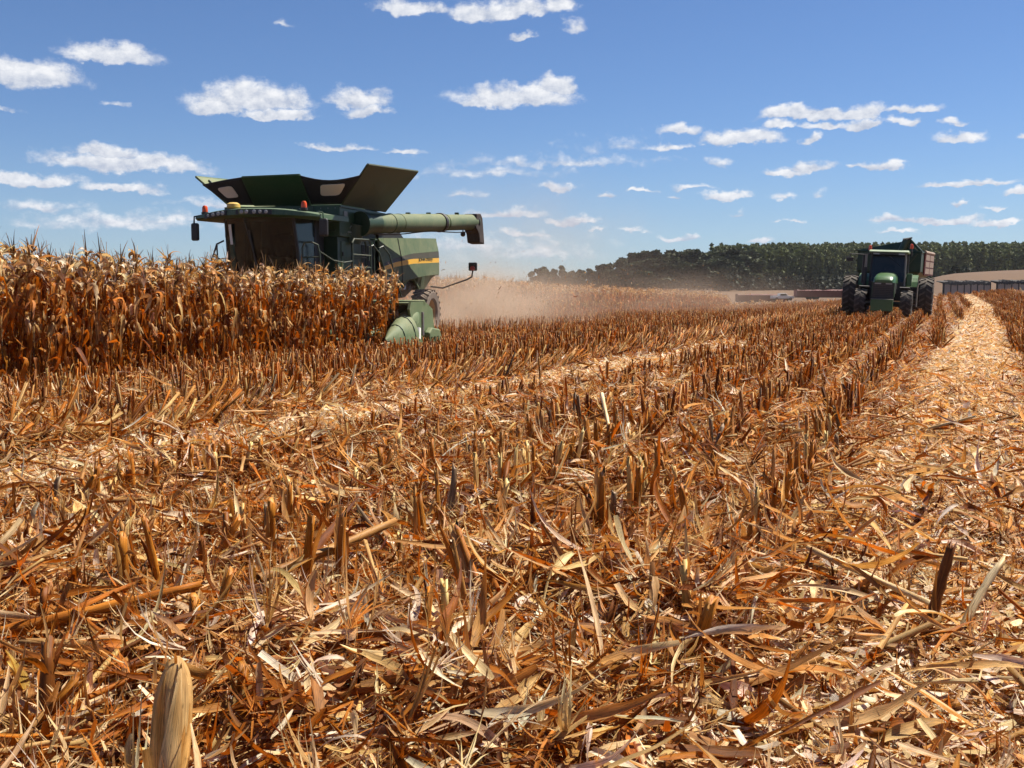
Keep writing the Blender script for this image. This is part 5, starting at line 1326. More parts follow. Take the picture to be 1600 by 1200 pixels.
def build_corn():
    protos = []
    for k in range(9):
        st, lf, er, ts = corn_parts(100 + k)
        protos.append((st.mesh('maize_stalk', M['stalk']), lf.mesh('maize_leaves', M['leaf']), er.mesh('maize_ear', M['leaf']), ts.mesh('maize_tassel', M['stalk'])))
    # planting positions
    ROW = 0.62
    us, vs = [], []
    r = np.random.default_rng(11)
    for i in range(0, 18):
        v = V_EDGE - 0.18 - i * ROW
        u = np.arange(2.0, 34.0, 0.165)
        us.append(u + r.normal(0, 0.03, len(u))); vs.append(np.full(len(u), v) + r.normal(0, 0.06, len(u)))
    u = np.concatenate(us); v = np.concatenate(vs)
    row = np.round((V_EDGE - 0.18 - v) / ROW).astype(int)
    x, y = xy_of(u, v)
    ok = ~harvested(x, y)
    X, Y = comb_local(x, y)
    # the row units draw the plants in between the snouts
    x, y, row, u = x[ok], y[ok], row[ok], u[ok]
    z = terrain(x, y)
    vis = in_view(x, y, z + 1.2, 0.02, 0.3)
    order = np.lexsort((np.hypot(x, y), row))
    cand = [i for i in order if vis[i]]
    ind = cand[:298]
    chosen = np.zeros(len(x), bool); chosen[ind] = True
    rr = np.random.default_rng(4)
    names = {0: 'dry maize plant in the outermost standing row, facing the cut stubble', 1: 'dry maize plant in the second standing row, just behind the outermost row', 2: 'dry maize plant in the third standing row back from the stubble',
             3: 'dry maize plant in the fourth standing row back from the stubble', 4: 'dry maize plant in the fifth standing row back from the stubble', 5: 'dry maize plant in the sixth standing row back from the stubble', 6: 'dry maize plant deep in the uncut block, seventh row back'}
    first = None
    for i in ind:
        k = int(rr.integers(len(protos)))
        root = empty('maize_plant', (float(x[i]), float(y[i]), float(z[i]) - 0.02), (rr.normal(0, 0.055), rr.normal(0, 0.055), rr.uniform(0, 6.28)))
        s = rr.uniform(0.88, 1.12) * (1 - 0.12 * float(sstep(10, 19, u[i]))); root.scale = (s, s, s)
        tag(root, names[min(6, int(row[i]))], 'maize plant', 'maize plants at the edge of the uncut block')
        st, lf, er, ts = protos[k]
        link_mesh('stalk', st, root); link_mesh('leaves', lf, root); link_mesh('ear', er, root); link_mesh('tassel', ts, root)
    # the rest of the block
    def merge(xs, ys, lods, name, label, smin=0.93, smax=1.1):
        sp = Soup(); zs = terrain(xs, ys)
        ks = rr.integers(len(lods), size=len(xs)); an = rr.uniform(0, 6.28, len(xs)); sc = rr.uniform(smin, smax, len(xs))
        if name == 'standing_maize': sc = sc * (1 - 0.14 * sstep(10, 19, uv_of(xs, ys)[0]))
        for k in range(len(lods)):
            q = np.where(ks == k)[0]
            if len(q) == 0: continue
            v, f, c, l = lods[k]
            ca, sa = np.cos(an[q])[:, None], np.sin(an[q])[:, None]
            vx = (v[None, :, 0] * ca - v[None, :, 1] * sa) * sc[q][:, None] + xs[q][:, None]
            vy = (v[None, :, 0] * sa + v[None, :, 1] * ca) * sc[q][:, None] + ys[q][:, None]
            vz = v[None, :, 2] * sc[q][:, None] + zs[q][:, None] - 0.02
            V = np.stack([vx, vy, vz], -1).reshape(-1, 3)
            Fq = (f[None] + (np.arange(len(q)) * len(v))[:, None, None]).reshape(-1, 4)
            C = (c[None] * rr.uniform(0.8, 1.15, (len(q), 1, 1))).reshape(-1, 3)
            Lq = (l[None] + rr.uniform(0, 30, (len(q), 1, 1))).reshape(-1, 3)
            sp.add(V, Fq, C, Lq)
        o = link_mesh(name, sp.mesh(name, M['leaf'])); tag(o, label, kind='stuff'); return o
    lods = []
    for k in range(8):
        sp = Soup()
        for q in corn_parts(300 + k, False): sp.add(*q.arrays())
        lods.append(sp.arrays())
    rest = ~chosen
    merge(x[rest], y[rest], lods, 'standing_maize', 'mass of uncut dry maize behind the outermost rows', 0.86, 1.13)
    # far maize left standing beyond the combine
    us, vs = [], []
    for i in range(12):
        uu = np.arange(-2, 122.0, 0.24 if i < 6 else 0.34)
        us.append(uu + r.normal(0, 0.05, len(uu))); vs.append(np.full(len(uu), V_FAR - 0.2 - i * 0.7) + r.normal(0, 0.06, len(uu)))
    u2 = np.concatenate(us); v2 = np.concatenate(vs)
    x2, y2 = xy_of(u2, v2)
    keep = (in_view(x2, y2, terrain(x2, y2) + 1.0, 0.06, 0.4)) & (~harvested(x2, y2)) & (u2 < 118 - 1.5 * (V_FAR - v2))
    far = np.hypot(x2, y2)
    merge(x2[keep], y2[keep], lods, 'far_maize', 'distant strip of dry maize still standing beyond the dust', 1.0, 1.16)
    # lower, farther strip of maize towards the tractor
    n = 5200
    xx = r.uniform(24, 50, n); yy = r.uniform(122, 165, n)
    k2 = (xx / yy > 0.19) & (xx / yy < 0.325)
    merge(xx[k2], yy[k2], lods, 'low_maize', 'pale low strip of dry maize below the red trailers', 0.85, 1.1)
build_corn()

# ------------------------------------------------------------------ stubble
ROWV = [V_EDGE + 0.45 + 0.76 * i for i in range(50)]
def lane_coord(u, v):
    """offsets from the middle of the right hand lane and of the left hand strip"""
    return v + 0.06 - 0.034 * np.clip(u, 0, 70), v + 6.35 - 0.085 * np.clip(u, 0, 22)
def zone(u, v):
    """1 on the pale chaff strips, 0 in the stubble"""
    la, st = lane_coord(u, v)
    a = sstep(-0.88, -0.48, la) * (1 - sstep(0.48, 0.80, la)) * (1 - 0.55 * sstep(26, 55, u))
    b = sstep(-0.9, -0.5, st) * (1 - sstep(0.5, 0.9, st)) * (1 - 0.8 * sstep(16, 30, u))
    w = np.where(la > 0.65, (la - 0.65) % 5.2, 0); c = np.where(la > 1.2, sstep(3.7, 4.0, w) * (1 - sstep(4.9, 5.2, w)), 0)
    return np.maximum(np.maximum(a, b), c)
def pressed(u, v):
    la, st = lane_coord(u, v)
    w = np.where(la > 0.65, (la - 0.65) % 5.2, 0)
    return ((st > -1.9) & (st < -0.45)) | ((w > 3.1) & (w < 3.9))
def stub_set(soup, lsoup, x, y, lean_az, lean, H, detail, flat=False):
    n = len(x)
    z = (np.zeros(n) if flat else terrain(x, y)) - 0.03
    p = np.stack([x, y, z], 1)
    d = np.stack([np.sin(lean) * np.cos(lean_az), np.sin(lean) * np.sin(lean_az), np.cos(lean)], 1)
    r0 = rng.uniform(0.0115, 0.0175, n); 
    col = pick(n, tan=2.6, rust=2.2, orange=3.0, straw=1.2, grey=0.3)
    stalks(soup, p, d, H, r0, r0 * rng.uniform(0.8, 1.05, n), col, sides=8 if detail else 5, rings=5 if detail else 2, jag=0.022 if detail else 0.02, node=detail, bend=np.stack([rng.normal(0, 0.012, n), rng.normal(0, 0.012, n), np.zeros(n)], 1))
    m = 3
    q = np.repeat(np.arange(n), m); k = len(q)
    t = rng.uniform(0.05, 0.92, k)
    bp = p[q] + d[q] * (H[q] * t)[:, None]
    strips(lsoup, bp, rng.uniform(0, 6.28, k), rng.uniform(0.9, 1.5, k), rng.uniform(0.06, 0.19, k), rng.uniform(0.006, 0.022, k), -rng.uniform(0.0, 2.6, k) ** 1.3, rng.normal(0, 1.3, k), pick(k, orange=2.6, rust=1.2, tan=2.4, straw=2.2, cream=1.3), nseg=6 if detail else 3, fold=0.2 if detail else 0, taper=0.4, rag=0.15, azc=rng.normal(0, 0.7, k))
    # old leaf sheaths still wrapped round the stub
    q = np.repeat(np.arange(n), 2); k = len(q); oa = rng.uniform(0, 6.28, k); t = rng.uniform(0.0, 0.55, k)
    bp = p[q] + d[q] * (H[q] * t)[:, None] + np.stack([np.cos(oa), np.sin(oa), 0 * oa], 1) * (r0[q] * 0.8)[:, None]
    da = np.arctan2(d[q][:, 1], d[q][:, 0]); de = np.arcsin(np.clip(d[q][:, 2], -1, 1))
    strips(lsoup, bp, da, de, H[q] * rng.uniform(0.35, 0.75, k), rng.uniform(0.018, 0.034, k), rng.normal(0, 0.35, k), rng.normal(0, 0.5, k), pick(k, tan=2.4, orange=3.2, rust=2, straw=1.5), nseg=5 if detail else 2, fold=0.3 if detail else 0, roll=oa - da + PI / 2, taper=0.6, rag=0.2, tip=0.4)
    if detail:
        # shredded fibres round the cut end
        q = np.repeat(np.arange(n), 7); k = len(q); oa = rng.uniform(0, 6.28, k)
        bp = p[q] + d[q] * (H[q] * rng.uniform(0.82, 0.98, k))[:, None] + np.stack([np.cos(oa), np.sin(oa), 0 * oa], 1) * (r0[q] * 0.9)[:, None]
        strips(lsoup, bp, oa, rng.uniform(0.9, 1.5, k), rng.uniform(0.02, 0.07, k), rng.uniform(0.003, 0.010, k), -rng.uniform(-0.2, 1.2, k), rng.normal(0, 0.5, k), pick(k, straw=3, cream=3, tan=1.5), nseg=2, taper=0.3)

def build_stubble():
    us, vs, kd = [], [], []
    r = np.random.default_rng(21)
    for v in ROWV:
        uu = np.arange(0.8, 118, 0.066)
        uu = uu[(zone(uu, v + 0 * uu) < 0.35) & (r.random(len(uu)) < 0.93)]
        us.append(uu + r.normal(0, 0.03, len(uu))); vs.append(v + r.normal(0, 0.05, len(uu))); kd.append(np.where(pressed(uu, v + 0 * uu), 2, 1))
    # strip already cut behind the combine
    for v in np.arange(V_FAR + 0.4, V_EDGE, 0.62):
        uu = np.arange(22, 110, 0.2); us.append(uu + r.normal(0, 0.03, len(uu))); vs.append(v + r.normal(0, 0.04, len(uu))); kd.append(np.full(len(uu), 1))
    u = np.concatenate(us); v = np.concatenate(vs); kd = np.concatenate(kd)
    x, y = xy_of(u, v)
    z = terrain(x, y)
    ok = (np.abs(x) < 0.55 * y + 3.2) & (y > 0.8) & harvested(x, y) & (np.hypot(x, y) > 1.9)
    # keep the spot in front of the lens clear of tall stubs
    X, Y = comb_local(x, y)
    ok &= ~((np.abs(Y) < 5.2) & (X > -1.5) & (X < 3.0))
    D = np.hypot(x, y)
    ok &= np.hypot(x + 0.776, y - 2.2) > 0.22
    ok &= (D < 42) | (r.random(len(x)) < 0.55)
    x, y, kd, v, D = x[ok], y[ok], kd[ok], v[ok], D[ok]
    n = len(x)
    H = r.uniform(0.27, 0.47, n) * np.where(r.random(n) < 0.12, 0.6, 1.0)
    H = np.where(v > -4.3, H * np.where(r.random(n) < 0.25, 0.55, 0.98), H * 1.08)
    H = np.where((v > -4.3) & (v < -2.9), H * 0.85, H)
    la_, st_ = lane_coord(*uv_of(x, y))
    side = (st_ > 0.3) & (st_ < 2.3) & (D < 13)
    H = np.where(side, H * 0.62, H)
    H = np.where((v < -8.4) & (v > V_EDGE), H * 0.85, H)
    # thin the trampled foreground
    fore = (v > -4.75) & (v < -0.5) & (D < 14)
    drop = (side & (r.random(n) < 0.2)) | (fore & (r.random(n) < 0.06)) | ((v > -1.7) & (v < -0.4) & (D < 5.5) & (r.random(n) < 0.7)) | ((D < 5.0) & (r.random(n) < 0.55))
    lean_az = r.uniform(0, 6.28, n); lean = np.abs(r.normal(0.0, 0.16, n))
    wob = r.random(n) < 0.16
    lean = np.where(wob, r.uniform(0.3, 0.95, n), lean)
    row_az = math.atan2(RC, RS)
    lean_az = np.where(kd == 2, row_az + r.normal(-0.15, 0.35, n), lean_az)
    lean = np.where(kd == 2, np.clip(r.normal(0.85, 0.22, n), 0.2, 1.25), lean)
    H = np.where(kd == 2, H * 1.25, H)
    keep = ~drop
    x, y, kd, v, D, H, lean, lean_az = (q[keep] for q in (x, y, kd, v, D, H, lean, lean_az))
    order = np.argsort(D)
    vis = in_view(x, y, terrain(x, y) + 0.2, 0.0, 0.0)
    ind = [i for i in order if vis[i]][:296]
    chosen = np.zeros(len(x), bool); chosen[ind] = True
    protos = []
    for k in range(14):
        a, b = Soup(), Soup()
        stub_set(a, b, np.zeros(1), np.zeros(1), np.zeros(1), np.zeros(1), np.array([0.33]), True, True)
        protos.append((a.mesh('stub_stalk', M['stalk']), b.mesh('stub_leaves', M['leaf'])))
    rr = np.random.default_rng(8)
    for i in ind:
        st, lf = protos[int(rr.integers(14))]
        dv = Vector((math.sin(lean[i]) * math.cos(lean_az[i]), math.sin(lean[i]) * math.sin(lean_az[i]), math.cos(lean[i])))
        q = dv.to_track_quat('Z', 'Y') @ Matrix.Rotation(rr.uniform(0, 6.28), 3, 'Z').to_quaternion()
        root = empty('stubble_stalk', (float(x[i]), float(y[i]), float(terrain(x[i], y[i]))), tuple(q.to_euler()))
        th = rr.uniform(0.9, 1.25); root.scale = (th, th, H[i] / 0.33)
        if kd[i] == 2: lb = 'cut maize stalk pressed over by a wheel, leaning along the flattened band'
        elif lean[i] > 0.3: lb = 'cut maize stalk knocked askew in the foreground stubble'
        elif v[i] > 0.85: lb = 'upright cut maize stalk right of the pale chaff lane'
        elif v[i] < -5.9: lb = 'upright cut maize stalk beyond the pale chaff strip on the left'
        else: lb = 'upright cut maize stalk in the foreground rows left of the pale chaff lane'
        tag(root, lb, 'stubble stalk', 'cut maize stalks of the foreground stubble')
        link_mesh('stalk', st, root); link_mesh('dry_leaves', lf, root)
    a, b = Soup(), Soup()
    rest = ~chosen; near = rest & (D < 9); farr = rest & (D >= 9)
    for msk, det in ((near, True), (farr, False)):
        if msk.any(): stub_set(a, b, x[msk], y[msk], lean_az[msk], lean[msk], H[msk], det)
    v1 = a.arrays(); a.add(*b.arrays())
    o = link_mesh('maize_stubble', a.mesh('maize_stubble', M['leaf'])); tag(o, 'rows of cut maize stubble running to the far field edge', kind='stuff')
build_stubble()

# ------------------------------------------------------------------ litter of leaves, husks and chopped stalk
def sample_wedge(d0, d1, n):
    d = np.sqrt(rng.uniform(d0 ** 2, d1 ** 2, n))
    hw = 0.52 * d + 0.5
    x = rng.uniform(-1, 1, n) * hw
    # carry on, thinner, for a few metres past the edges of the view
    m = int(n * 0.55); d2 = np.sqrt(rng.uniform(d0 ** 2, d1 ** 2, m)); k = rng.random(m) < 3.2 / (0.52 * d2 + 0.5); d2 = d2[k]
    x2 = rng.choice([-1.0, 1.0], len(d2)) * (0.52 * d2 + 0.5 + rng.uniform(0, 3.2, len(d2)))
    x = np.concatenate([x, x2]); d = np.concatenate([d, d2])
    ok = harvested(x, d)
    return x[ok], d[ok]
def build_litter():
    sp = Soup()
    def layer(d0, d1, n, seg, fold, s0, hgain, big, split=True):
        if split:
            layer(d0, d1, n // 2, seg, fold, s0, hgain, big, False); n = n - n // 2; tp_, ti_ = 0.75, 0.75
        else: tp_, ti_ = 0.35, 0.15
        x, y = sample_wedge(d0, d1, n); n = len(x)
        u, v = uv_of(x, y); zn = zone(u, v); tr = rng.random(n) < zn
        clump = 0.5 + 0.5 * np.sin(x * 2.1 + 0.7 * np.sin(y * 1.7)) * np.sin(y * 1.9 + 1.1 * np.sin(x * 1.3))
        h = np.where(tr, rng.uniform(0, 0.05, n), (rng.random(n) ** 1.5) * (0.02 + 0.31 * clump ** 1.8)) * hgain
        z = terrain(x, y) + h
        L_ = np.where(tr, rng.uniform(0.03, 0.13, n), rng.uniform(0.04, 0.22, n)) * s0
        L_ = np.where(rng.random(n) < big, L_ * 2.0, L_)
        W = np.clip(L_ * rng.uniform(0.06, 0.26, n) * rng.choice([0.6, 1.0, 1.0], n), 0.004, 0.030 * s0)
        el = np.where(tr, rng.normal(0.0, 0.14, n), rng.normal(0.06, 0.34, n))
        cv = np.where(tr, rng.normal(0, 0.35, n), rng.normal(-0.1, 0.9, n))
        ct = pick(n, straw=2.2, cream=5, white=5, tan=0.7, orange=0.4)
        cs = pick(n, straw=2.6, cream=3.6, white=2.0, tan=1.6, orange=3.0, rust=2.6, grey=0.2, yellow=0.10)  # extra cream, white and rust pieces put highlights and deep shade into the colour
        if d0 > 5: cs = pick(n, straw=2.4, cream=2.2, white=1.1, tan=1.8, orange=3.2, rust=3.0, grey=0.2)
        col = np.where(tr[:, None], ct, cs)
        p = np.stack([x, y, z], 1)
        strips(sp, p, rng.uniform(0, 6.28, n), el, L_, W, cv, rng.normal(0, 0.9, n), col, nseg=seg, fold=fold, roll=rng.normal(0, 0.6, n), taper=tp_, rag=0.22, azc=rng.normal(0, 0.4, n), tip=ti_, wig=0.08)
    layer(1.5, 5.5, 23000, 5, 0.18, 0.85, 1.0, 0.10)
    layer(5.5, 12, 38000, 4, 0.15, 0.8, 0.65, 0.10)
    layer(12, 28, 70000, 3, 0, 0.95, 0.6, 0.08)
    layer(28, 60, 80000, 2, 0, 1.25, 0.55, 0.05)
    layer(60, 122, 80000, 1, 0, 2.2, 0.6, 0.05)
    # torn leaves: several narrow strips splitting from one base
    def shreds(d0, d1, nb, per, sc):
        x, y = sample_wedge(d0, d1, nb); nb = len(x); u, v = uv_of(x, y); zn = zone(u, v)
        clump = 0.5 + 0.5 * np.sin(x * 2.1 + 0.7 * np.sin(y * 1.7)) * np.sin(y * 1.9 + 1.1 * np.sin(x * 1.3))
        h = np.where(rng.random(nb) < zn, rng.uniform(0.01, 0.05, nb), rng.uniform(0.02, 1, nb) * (0.03 + 0.32 * clump ** 1.8))
        az = rng.uniform(0, 6.28, nb); el = rng.normal(0.15, 0.42, nb); L_ = rng.uniform(0.10, 0.34, nb) * sc * (1 - 0.4 * zn); cv = rng.normal(-0.3, 0.8, nb)
        c = pick(nb, straw=2.4, cream=3.2, white=1.8, tan=1.6, orange=3.0, rust=2.2)
        q = np.repeat(np.arange(nb), per); n = len(q)
        p = np.stack([x, y, terrain(x, y) + h], 1)[q] + rng.normal(0, 0.004, (n, 3))
        strips(sp, p, az[q] + rng.normal(0, 0.16, n), el[q] + rng.normal(0, 0.13, n), L_[q] * rng.uniform(0.5, 1.0, n), rng.uniform(0.003, 0.012, n) * sc, cv[q] + rng.normal(0, 0.4, n), rng.normal(0, 0.8, n), c[q] * rng.uniform(0.85, 1.12, (n, 1)), nseg=5, fold=0, taper=0.3, rag=0.15, azc=rng.normal(0, 0.35, n), tip=0.05, wig=0.07)
    shreds(1.5, 6, 10000, 6, 1.0); shreds(6, 14, 9000, 5, 1.25)
    # short lengths of broken stem
    x, y = sample_wedge(1.5, 10, 2600); n = len(x); u, v = uv_of(x, y)
    az = rng.uniform(0, 6.28, n); el = rng.normal(0.05, 0.22, n)
    stalks(sp, np.stack([x, y, terrain(x, y) + rng.uniform(0.0, 0.16, n) * (1 - 0.6 * zone(u, v))], 1), np.stack([np.cos(az) * np.cos(el), np.sin(az) * np.cos(el), np.sin(el)], 1), rng.uniform(0.05, 0.28, n), rng.uniform(0.005, 0.013, n), rng.uniform(0.005, 0.012, n), pick(n, straw=3, tan=3, orange=2, cream=1.5, rust=1), sides=6, rings=3, jag=0.012)
    def long_leaves(d0, d1, n, sc):
        x, y = sample_wedge(d0, d1, n); u, v = uv_of(x, y); k = rng.random(len(x)) > 0.85 * zone(u, v); x, y, u, v = x[k], y[k], u[k], v[k]; n = len(x)
        clump = 0.5 + 0.5 * np.sin(x * 2.1 + 0.7 * np.sin(y * 1.7)) * np.sin(y * 1.9 + 1.1 * np.sin(x * 1.3))
        p = np.stack([x, y, terrain(x, y) + rng.uniform(0.02, 0.08, n) + 0.28 * clump ** 1.8 * rng.random(n)], 1)
        strips(sp, p, rng.uniform(0, 6.28, n), rng.normal(0.04, 0.20, n), rng.uniform(0.16, 0.44, n) * sc, rng.uniform(0.014, 0.040, n), rng.normal(-0.3, 0.7, n), rng.normal(0, 1.2, n), pick(n, straw=2.2, cream=3.0, white=1.5, tan=1.4, orange=3.0, rust=1.6), nseg=9, fold=0.34, taper=0.4, rag=0.2, azc=rng.normal(0, 0.55, n), tip=0.1, wig=0.07)
    long_leaves(1.5, 6, 5200, 1.0); long_leaves(6, 16, 7000, 1.0)
    # extra husk flakes on the pale strips
    for d0, d1, n0, s0 in ((1.5, 7, 26000, 1.0), (7, 20, 42000, 1.4), (20, 60, 46000, 2.4)):
        x, y = sample_wedge(d0, d1, n0 * 2); u, v = uv_of(x, y); k = rng.random(len(x)) < zone(u, v); x, y = x[k], y[k]; n = len(x)
        L_ = rng.uniform(0.02, 0.10, n) * s0
        strips(sp, np.stack([x, y, terrain(x, y) + rng.uniform(0.01, 0.06, n)], 1), rng.uniform(0, 6.28, n), rng.normal(0, 0.2, n), L_, L_ * rng.uniform(0.12, 0.4, n), rng.normal(0, 0.5, n), rng.normal(0, 0.6, n), pick(n, straw=2, cream=5, white=5, tan=0.8), nseg=2, taper=0.6, rag=0.2, tip=0.5)
    # fine chopped fibres near the lens
    x, y = sample_wedge(1.5, 9, 46000); n = len(x); u, v = uv_of(x, y); zn = zone(u, v)
    h = rng.random(n) ** 2 * 0.18 * (1 - 0.7 * zn)
    strips(sp, np.stack([x, y, terrain(x, y) + h], 1), rng.uniform(0, 6.28, n), rng.normal(0.05, 0.35, n), rng.uniform(0.03, 0.12, n), rng.uniform(0.002, 0.007, n), rng.normal(0, 1.2, n), rng.normal(0, 1, n), np.where((rng.random(n) < zn)[:, None], pick(n, straw=2, cream=4, white=2, tan=1), pick(n, straw=1.6, cream=1.2, tan=2.5, orange=2.5, rust=2)), nseg=3, taper=0.3)
    o = link_mesh('crop_residue', sp.mesh('crop_residue', M['leaf'])); tag(o, 'bed of chopped maize leaves, husks and fibres on the field', kind='stuff')
build_litter()

# ------------------------------------------------------------------ single pieces lying on top
def piece_root(name, p, label, cat, group=None):
    r_ = empty(name, p); tag(r_, label, cat, group); return r_
def lying_stalk(p0, p1, r0, color, label, sheath=True, group=None, name='broken_stalk'):
    p0 = np.array(p0, float); p1 = np.array(p1, float)
    d = p1 - p0; Ln = np.linalg.norm(d)
    root = piece_root(name, tuple(p0), label, 'broken stalk', group)
    a = Soup(); col = np.array([PAL[color]]) * rng.uniform(0.85, 1.1)
    stalks(a, np.zeros((1, 3)), d[None], np.array([Ln]), np.array([r0]), np.array([r0 * 0.85]), col, sides=10, rings=9, jag=0.02, node=True, bend=np.array([[rng.normal(0, 0.02), rng.normal(0, 0.02), 0]]))
    link_mesh('stalk', a.mesh('broken_stalk', M['stalk']), root)
    if sheath:
        b = Soup(); n = 3
        az = math.atan2(d[1], d[0]); el = math.asin(d[2] / Ln)
        t = rng.uniform(0.05, 0.7, n)
        strips(b, (d[None] * t[:, None]) + rng.normal(0, 0.004, (n, 3)), az + rng.normal(0, 0.25, n), el + rng.normal(0.05, 0.15, n), rng.uniform(0.25, 0.5, n) * min(1.2, Ln / 0.45), rng.uniform(0.03, 0.05, n), rng.normal(-0.2, 0.4, n), rng.normal(0, 0.6, n), pick(n, orange=3, rust=2, tan=2, straw=1), nseg=8, fold=0.28, taper=0.4, rag=0.12, azc=rng.normal(0, 0.3, n))
        link_mesh('sheath', b.mesh('stalk_sheath', M['leaf']), root)
    return root
HERO = [((-1.76, 3.55, 0.07), (-1.13, 3.75, 0.17), 0.019, 'orange', 'long orange brown broken stalk slanting up across the left foreground, above the husked ear'),
        ((-1.24, 3.05, 0.09), (-0.93, 3.38, 0.145), 0.014, 'rust', 'dark rust coloured stalk piece lying just behind the tip of the big husked ear'),
        ((-0.98, 4.0, 0.13), (-0.50, 4.55, 0.225), 0.019, 'tan', 'thick tan stalk slanting up to the right, left of the picture centre'),
        ((0.335, 3.55, 0.07), (0.165, 4.1, 0.17), 0.013, 'straw', 'pale straw stalk leaning away to the left in the middle foreground'),
        ((1.27, 4.45, 0.14), (1.50, 3.8, 0.10), 0.012, 'cream', 'thin cream stalk sloping down to the right beside the dark upright stub'),
        ((1.46, 3.62, 0.02), (1.57, 3.72, 0.34), 0.018, 'rust', 'dark upright split stub in the right foreground'),
        ((1.56, 3.6, 0.03), (1.74, 3.75, 0.27), 0.014, 'cream', 'pale leaning stub beside the dark split stub at right'),
        ((0.83, 4.95, 0.06), (0.835, 5.0, 0.31), 0.017, 'orange', 'bright orange upright stub in the middle right foreground'),
        ((0.76, 8.9, 0.36), (0.80, 8.5, 0.05), 0.016, 'cream', 'tall bleached stalk standing out pale in the middle stubble'),
        ((0.55, 3.0, 0.06), (0.95, 3.12, 0.12), 0.014, 'tan', 'tan stalk piece lying level in the right of centre foreground'),
        ((-0.30, 2.75, 0.08), (0.10, 2.80, 0.06), 0.015, 'orange', 'orange stalk piece lying level at the bottom centre')]
for a_, b_, r_, c_, l_ in HERO: lying_stalk(a_, b_, r_, c_, l_, sheath=abs(b_[2] - a_[2]) < 0.15)
def scatter_pieces():
    r = np.random.default_rng(77)
    for k in range(26):
        d = math.sqrt(r.uniform(3.0 ** 2, 9.0 ** 2)); x = r.uniform(-0.47, 0.47) * d
        u, v = uv_of(x, d)
        z = float(terrain(x, d)) + r.uniform(0.05, 0.16); az = r.uniform(0, 6.28); L_ = r.uniform(0.22, 0.55); el = r.normal(0.08, 0.22)
        q = (x + L_ * math.cos(az), d + L_ * math.sin(az), z + L_ * math.sin(el))
        zt = float(zone(np.array([u]), np.array([v]))[0]) > 0.5
        lb = 'broken maize stalk lying on the pale chaff lane or strip' if zt else 'broken maize stalk lying loose on the brown litter among the stubble'
        lying_stalk((x, d, z), q, r.uniform(0.008, 0.013), ['tan', 'straw', 'orange', 'rust', 'cream'][int(r.integers(5))], lb, sheath=r.random() < 0.6, group='broken stalks strewn over the foreground')
    # big curled leaves and husks
    for k in range(90):
        d = math.sqrt(r.uniform(2.9 ** 2, 9.5 ** 2)); x = r.uniform(-0.48, 0.48) * d
        u, v = uv_of(x, d)
        zt = float(zone(np.array([u]), np.array([v]))[0]) > 0.5
        z = float(terrain(x, d)) + r.uniform(0.05, 0.20) * (0.5 if zt else 1)
        b = Soup(); husk = r.random() < 0.4
        n = 1 if not husk else 3
        az = r.uniform(0, 6.28)
        strips(b, np.zeros((n, 3)), az + rng.normal(0, 0.35, n), np.full(n, r.normal(0.25, 0.35)) + rng.normal(0, 0.15, n), rng.uniform(0.14, 0.22, n) if husk else rng.uniform(0.28, 0.55, n), rng.uniform(0.035, 0.055, n) if husk else rng.uniform(0.020, 0.040, n), rng.normal(-0.5, 0.8, n), rng.normal(0, 1.0, n),
               pick(n, cream=3, white=2, straw=2) if husk else pick(n, orange=3, straw=2, tan=2, rust=1.5, cream=1), nseg=12, fold=0.25, taper=0.4, rag=0.06, azc=rng.normal(0, 0.6, n))
        o = link_mesh('husk' if husk else 'maize_leaf', b.mesh('husk' if husk else 'maize_leaf', M['leaf'])); o.location = (x, d, z)
        if husk: tag(o, 'pale papery husk lying open on ' + ('the pale chaff lane or strip' if zt else 'the brown litter among the stubble'), 'husk', 'loose husks in the foreground')
        else: tag(o, 'long curled dry maize leaf lying on ' + ('the pale chaff lane or strip' if zt else 'the brown litter among the stubble'), 'leaf', 'loose maize leaves in the foreground')
scatter_pieces()

